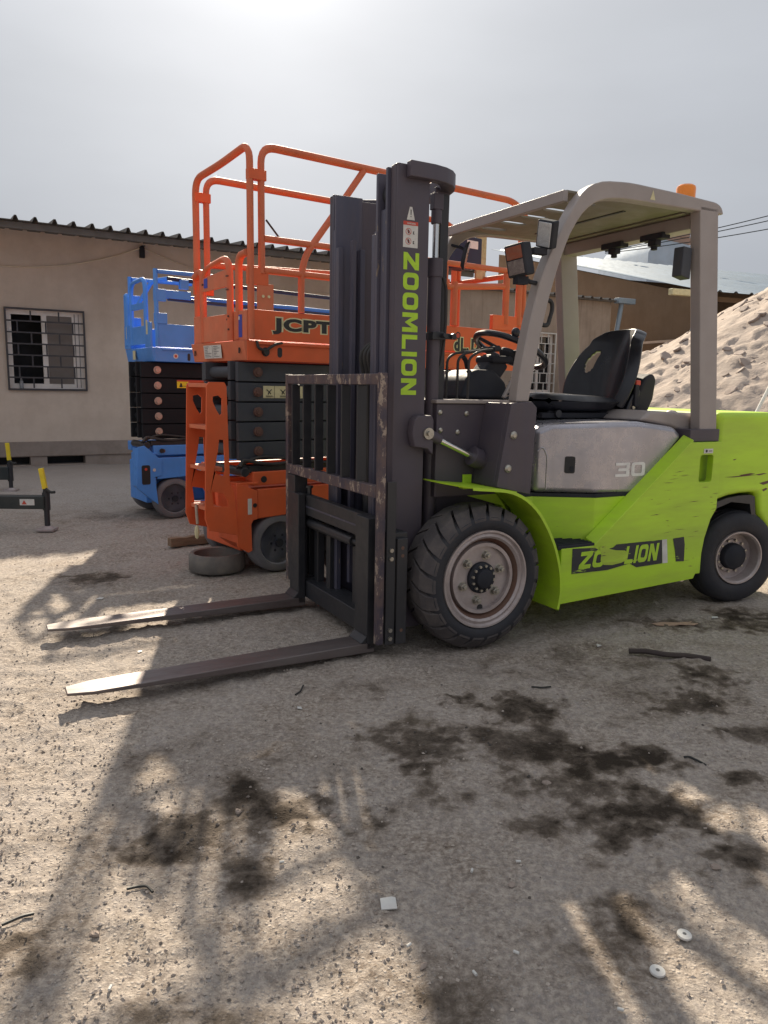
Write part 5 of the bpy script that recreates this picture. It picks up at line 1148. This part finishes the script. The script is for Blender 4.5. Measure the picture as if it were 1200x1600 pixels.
for sx, sy, rx, ry, a in STAINS:
    rx *= 1.12; ry *= 1.1
    d = np.sqrt(((X-sx)/(rx*1.25))**2+((Y-sy)/(ry*1.25))**2)
    v = np.clip((1.2-d)*.85+2.0*(nb_-.5)+1.5*(nb2-.5), 0, 1)*a*(.6+.8*(fbm(X, Y, 11, 151, 2)-.1)); st_m = np.maximum(st_m, np.where(d < 2.2, v, 0))
nx_, ny_ = X.shape
me = bpy.data.meshes.new('ground'); V = np.stack([X, Y, Z], -1).reshape(-1, 3).astype(np.float32)
I = np.arange(nx_*ny_).reshape(nx_, ny_); F = np.stack([I[:-1, :-1], I[1:, :-1], I[1:, 1:], I[:-1, 1:]], -1).reshape(-1, 4)
me.vertices.add(len(V)); me.vertices.foreach_set('co', V.ravel()); me.loops.add(F.size); me.loops.foreach_set('vertex_index', F.ravel().astype(np.int32))
me.polygons.add(len(F)); me.polygons.foreach_set('loop_start', np.arange(0, F.size, 4, dtype=np.int32)); me.polygons.foreach_set('loop_total', np.full(len(F), 4, np.int32))
me.update(); me.polygons.foreach_set('use_smooth', [True]*len(F))
at = me.attributes.new('oil', 'FLOAT', 'POINT'); at.data.foreach_set('value', st_m.ravel().astype(np.float32))
gnd = bpy.data.objects.new('ground', me); COL.objects.link(gnd); gnd['kind'] = 'structure'
gm = bpy.data.materials.new('packed_dirt'); gm.use_nodes = True; t = gm.node_tree; N = t.nodes; L = t.links; bs = N['Principled BSDF']
tc = N.new('ShaderNodeTexCoord'); V_ = tc.outputs['Object']
def gn(s, d=6, r=.6, off=0):
    n = N.new('ShaderNodeTexNoise'); n.inputs['Scale'].default_value = s; n.inputs['Detail'].default_value = d; n.inputs['Roughness'].default_value = r
    if off:
        m_ = N.new('ShaderNodeMapping'); m_.inputs['Location'].default_value = (off, off*.7, 0); L.new(V_, m_.inputs[0]); L.new(m_.outputs[0], n.inputs['Vector'])
    else: L.new(V_, n.inputs['Vector'])
    return n.outputs[0]
def gr_(x, a, b_, lo=0, hi=1):
    n = N.new('ShaderNodeMapRange'); L.new(x, n.inputs[0])
    for i, q in enumerate((a, b_, lo, hi)): n.inputs[i+1].default_value = q
    return n.outputs[0]
def gx(f, a, b_, bt='MIX'):
    n = N.new('ShaderNodeMix'); n.data_type = 'RGBA'; n.blend_type = bt
    if isinstance(f, float): n.inputs[0].default_value = f
    else: L.new(f, n.inputs[0])
    for i, q in ((6, a), (7, b_)):
        if isinstance(q, tuple): n.inputs[i].default_value = (*q, 1)
        else: L.new(q, n.inputs[i])
    return n.outputs[2]
c = gx(gr_(gn(.8, 4), .35, .65), (.375, .328, .297), (.295, .262, .242))
c = gx(gr_(gn(3.1, 8, .7, 5), .45, .70), c, (.215, .165, .125))
c = gx(gr_(gn(9, 8, .75, 2), .52, .70, 0, .7), c, (.20, .165, .135))
c = gx(gr_(gn(55, 5, .75), .40, .62), c, (.52, .45, .385))
c = gx(gr_(gn(120, 3, .7, 3), .60, .70, 0, .45), c, (.15, .12, .10))
vor = N.new('ShaderNodeTexVoronoi'); vor.inputs['Scale'].default_value = 85; L.new(V_, vor.inputs['Vector'])
c = gx(gr_(vor.outputs['Distance'], .12, .30, .55, 0), c, (.44, .42, .40))
oa = N.new('ShaderNodeAttribute'); oa.attribute_name = 'oil'
ad_ = N.new('ShaderNodeMath'); ad_.operation = 'MULTIPLY_ADD'; L.new(gn(42, 7, .8, 4), ad_.inputs[0]); ad_.inputs[1].default_value = 1.1; L.new(oa.outputs['Fac'], ad_.inputs[2])
c = gx(gr_(ad_.outputs[0], .45, 1.0, 0, .70), c, (.135, .098, .068))
c = gx(gr_(ad_.outputs[0], .78, 1.38, 0, .93), c, (.026, .018, .012))
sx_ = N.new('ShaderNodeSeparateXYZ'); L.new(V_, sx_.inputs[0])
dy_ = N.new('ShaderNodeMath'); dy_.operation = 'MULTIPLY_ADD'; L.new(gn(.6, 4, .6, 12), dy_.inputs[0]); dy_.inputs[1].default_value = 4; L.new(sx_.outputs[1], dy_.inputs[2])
c = gx(gr_(dy_.outputs[0], 8.6, 12, 0, .6), c, (.50, .44, .405))  # far ground coloured paler to offset the deep shade near the wall
c = gx(gr_(gn(1.7, 7, .7, 9), .62, .78, 0, .35), c, (.14, .11, .06))
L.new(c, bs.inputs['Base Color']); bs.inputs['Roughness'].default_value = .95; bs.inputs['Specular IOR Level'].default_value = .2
bn = N.new('ShaderNodeBump'); bn.inputs['Strength'].default_value = .9; bn.inputs['Distance'].default_value = .009
mh = N.new('ShaderNodeMath'); mh.operation = 'ADD'; L.new(gn(70, 8, .75), mh.inputs[0]); L.new(gr_(vor.outputs['Distance'], 0, .4, .5, 0), mh.inputs[1])
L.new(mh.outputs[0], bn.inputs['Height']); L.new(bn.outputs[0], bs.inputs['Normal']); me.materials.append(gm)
def gz(x, y):
    i = int(np.argmin(abs(xs-x))); j = int(np.argmin(abs(ys-y))); return float(Z[i, j])
# gravel: thousands of small crumbs as one object
rg = np.random.RandomState(3); base = np.array([(1, 0, 0), (-1, 0, 0), (0, 1, 0), (0, -1, 0), (0, 0, 1), (0, 0, -1)], float)*[1, 1, .7]
ot = [(0, 2, 4), (2, 1, 4), (1, 3, 4), (3, 0, 4), (2, 0, 5), (1, 2, 5), (3, 1, 5), (0, 3, 5)]
def gravel(n, name, mm, rmin, rmax, pw, ymin=1.0, ymax=9):
    ii = ymin*(ymax/ymin)**(rg.rand(n)**.9); xx = (rg.rand(n)*2-1)*(.62*ii+.25)
    # clusters
    cl = fbm(xx[None], ii[None], 1.3, 131, 3)[0]; keep = rg.rand(n) < np.clip((cl-.33)*3.2, .12, 1); xx, ii = xx[keep], ii[keep]; oil_ = st_m[np.clip(np.searchsorted(xs, xx), 0, nx_-1), np.clip(np.searchsorted(ys, ii), 0, ny_-1)]; kp = ((oil_ < .22) | (rg.rand(len(xx)) < .04)) if name == 'gravel' else ((oil_ > .3) | (rg.rand(len(xx)) < .09)); xx, ii = xx[kp], ii[kp]; n = len(xx)
    r = rmin+(rmax-rmin)*rg.rand(n)**pw; a = np.clip(np.searchsorted(xs, xx), 0, nx_-1); b_ = np.clip(np.searchsorted(ys, ii), 0, ny_-1); zz = Z[a, b_]
    th = rg.rand(n)*6.28; jit = 1+.45*(rg.rand(n, 6, 3)-.5); P = base[None]*jit*r[:, None, None]
    cth, sth = np.cos(th)[:, None], np.sin(th)[:, None]; px_ = P[..., 0]*cth-P[..., 1]*sth*.8; py_ = P[..., 0]*sth+P[..., 1]*cth*.8
    VV = np.stack([px_+xx[:, None], py_+ii[:, None], P[..., 2]+zz[:, None]+r[:, None]*.25], -1).reshape(-1, 3)
    FF = (np.array(ot)[None]+6*np.arange(n)[:, None, None]).reshape(-1, 3)
    m_ = bpy.data.meshes.new(name); m_.from_pydata(VV.tolist(), [], FF.tolist()); m_.update(); m_.materials.append(mm)
    o = bpy.data.objects.new(name, m_); COL.objects.link(o); o['kind'] = 'stuff'; return o
def gmat(name, a, b_):
    m = bpy.data.materials.new(name); m.use_nodes = True; t = m.node_tree; g = t.nodes.new('ShaderNodeNewGeometry'); mx = t.nodes.new('ShaderNodeMix'); mx.data_type = 'RGBA'
    t.links.new(g.outputs['Random Per Island'], mx.inputs[0]); mx.inputs[6].default_value = (*a, 1); mx.inputs[7].default_value = (*b_, 1)
    t.links.new(mx.outputs[2], t.nodes['Principled BSDF'].inputs['Base Color']); t.nodes['Principled BSDF'].inputs['Roughness'].default_value = .9; return m
tag(gravel(46000, 'gravel', gmat('pale_gravel', (.27, .22, .185), (.50, .43, .37)), .0015, .0068, 2.6), 'pale gravel crumbs scattered over the dirt yard', 'gravel')
tag(gravel(9000, 'dark_gravel', gmat('dark_gravel', (.05, .045, .04), (.17, .14, .12)), .0015, .0075, 2.6), 'dark gravel crumbs scattered over the dirt yard', 'gravel')
# ------------------------------------------------------------------ litter and small things
def flat(name, pts, h, x, y, rz, m, lab, cat, group=None, dz=.0):
    o = MB().prism(pts, 0, h, 'xy').build(name, m, None, bevel=min(.001, h*.3)); o.location = (x, y, gz(x, y)+.004+dz); o.rotation_euler = (R(3), R(-2), rz); return tag(o, lab, cat, group)
card = flat('white_tile_piece', [(-.019, -.018), (.018, -.020), (.020, .016), (.012, .021), (-.017, .019)], .003, .026, 1.626, .15, 'white', 'square white tile chip lying on the dirt in the foreground centre', 'tile chip')
for k, (x, y) in enumerate(((.686, 1.542), (.589, 1.435))):
    w = MB().lathe((0, 0, 0), (0, 0, 1), [(0, .0045), (0, .0155), (.003, .0165), (.006, .0155), (.007, .006), (.007, .0045)], 32, closed=True).build('white_washer', 'white', None); w.location = (x, y, gz(x, y)+.004); w.rotation_euler = (R(4), R(3), 0)
    tag(w, ('round white washer on the lit dirt, farther of the two', 'round white washer on the lit dirt, nearer of the two')[k], 'washer', 'white washers')
for k, (x, y, s) in enumerate(((-1.592, 4.19, 1.6), (-1.097, 3.333, 1.0), (-.306, 2.74, .9))):
    flat('white_chip', [(-.012*s, -.008*s), (.010*s, -.010*s), (.013*s, .006*s), (-.004*s, .010*s)], .003, x, y, k, 'white', ('flat white chip on the dirt left of the far fork', 'small white chip between the two fork blades', 'small white chip in front of the near fork')[k], 'chip')
flat('white_chip', [(-.02, -.008), (.015, -.012), (.022, .006), (-.01, .012)], .004, 1.79, 4.0, .2, 'white', 'white scrap on the ground in front of the rear forklift wheel', 'scrap')
flat('white_chip', [(-.015, -.008), (.012, -.008), (.0, .016)], .006, 1.041, 3.542, .5, 'white', 'triangular white scrap on the dirt beside the front forklift wheel', 'scrap')
flat('cardboard_scrap', [(-.10, -.015), (-.03, -.03), (.02, -.012), (.09, -.022), (.12, .0), (.08, .012), (.10, .03), (.02, .018), (-.05, .028), (-.12, .012)], .004, 1.53, 3.87, .0, mat('torn_cardboard', (.42, .28, .20), .9, dirt=.5, dscale=20, bump=.3), 'torn brown cardboard scrap on the ground below the green body', 'cardboard')
stk = MB().tube([(1.148, 3.42, .012), (1.22, 3.405, .018), (1.30, 3.37, .016), (1.40, 3.36, .015), (1.493, 3.337, .008)], .013, 0, n=8).build('stick', mat('dark_stick', (.040, .028, .028), .85, dirt=.4, bump=.4), None); tag(stk, 'dark flat stick lying on the dirt before the forklift side', 'stick')
for k, p in enumerate(([(1.014, 2.402), (1.03, 2.398), (1.05, 2.37), (1.064, 2.343)], [(.62, 3.01), (.66, 2.995), (.70, 3.01)], [(-.60, 1.67), (-.58, 1.685), (-.555, 1.68), (-.535, 1.66)], [(-.83, 1.53), (-.80, 1.56), (-.78, 1.575)], [(-.335, 2.86), (-.32, 2.90), (-.315, 2.96)])):
    o = MB().tube([(x, y, gz(x, y)+.006) for x, y in p], .0035, .01, n=6).build('cable_scrap', 'cable', None)
    tag(o, ('short curved black hose piece beside the sunlit patch at right', 'thin black wire bit on the dirt in front of the front wheel', 'curled black wire bit on the lit gravel at lower left', 'dark twig at the left edge of the foreground', 'thin dark twig between the fork blades')[k], 'scrap')
for k, (x, y, s) in enumerate(((.86, 1.79, 1.2), (-.13, 2.0, 1.0), (-.11, 1.95, .8), (.52, 2.22, 1.3), (.33, 1.72, .9), (-.40, 2.02, 1.1), (-.62, 1.52, 1.0), (.10, 1.44, .9))):
    b = MB().sphere((0, 0, 0), .010*s, 8, (1.3, .9, .6)); b.v = [v*(1+.25*random.uniform(-1, 1)) for v in b.v]
    o = b.build('stone', 'plinth', None, ang=20); o.location = (x, y, gz(x, y)+.003); o.rotation_euler = (0, 0, k)
    tag(o, ('small brown stone below the curved lit patch at right', 'small brown stone at the top edge of the dark foreground stain', 'smaller brown stone just under the dark foreground stain', 'stone beside the oil patch behind the white tile chip', 'dark stone between tile chip and the paired washers', 'stone in the narrow dark stain at left centre', 'stone on the lit gravel at lower left', 'stone at the bottom centre below the tile chip')[k], 'stone', 'loose stones on the yard')
for k, (x, y) in enumerate(((.36, 1.80), (.235, 1.75), (.30, 1.475), (.07, 1.49), (.205, 1.42), (-.245, 1.79), (-.53, 1.36), (.48, 1.33))):
    o = MB().cyl((-.006, 0, .003), (.006, 0, .003), .0032, n=8).build('cigarette_end', 'white', None); o.location = (x, y, gz(x, y)+.003); o.rotation_euler = (0, 0, k*1.3)
    tag(o, ('cigarette end farthest right of the tile chip', 'cigarette end up and right of the tile chip', 'cigarette end left of the paired washers', 'cigarette end just below the tile chip', 'cigarette end at the bottom right of the tile chip', 'cigarette end on the dark stain left of the tile chip', 'cigarette end in the lower left corner dirt', 'cigarette end nearest the bottom edge below the washers')[k], 'litter', 'cigarette ends')
lp = MB().cyl((2.42, 5.98, 0), (3.55, 6.55, 2.05), .014, n=10).build('white_pole', 'greyprint', None); tag(lp, 'thin white pole leaning in front of the sand mound at the right edge', 'pole')
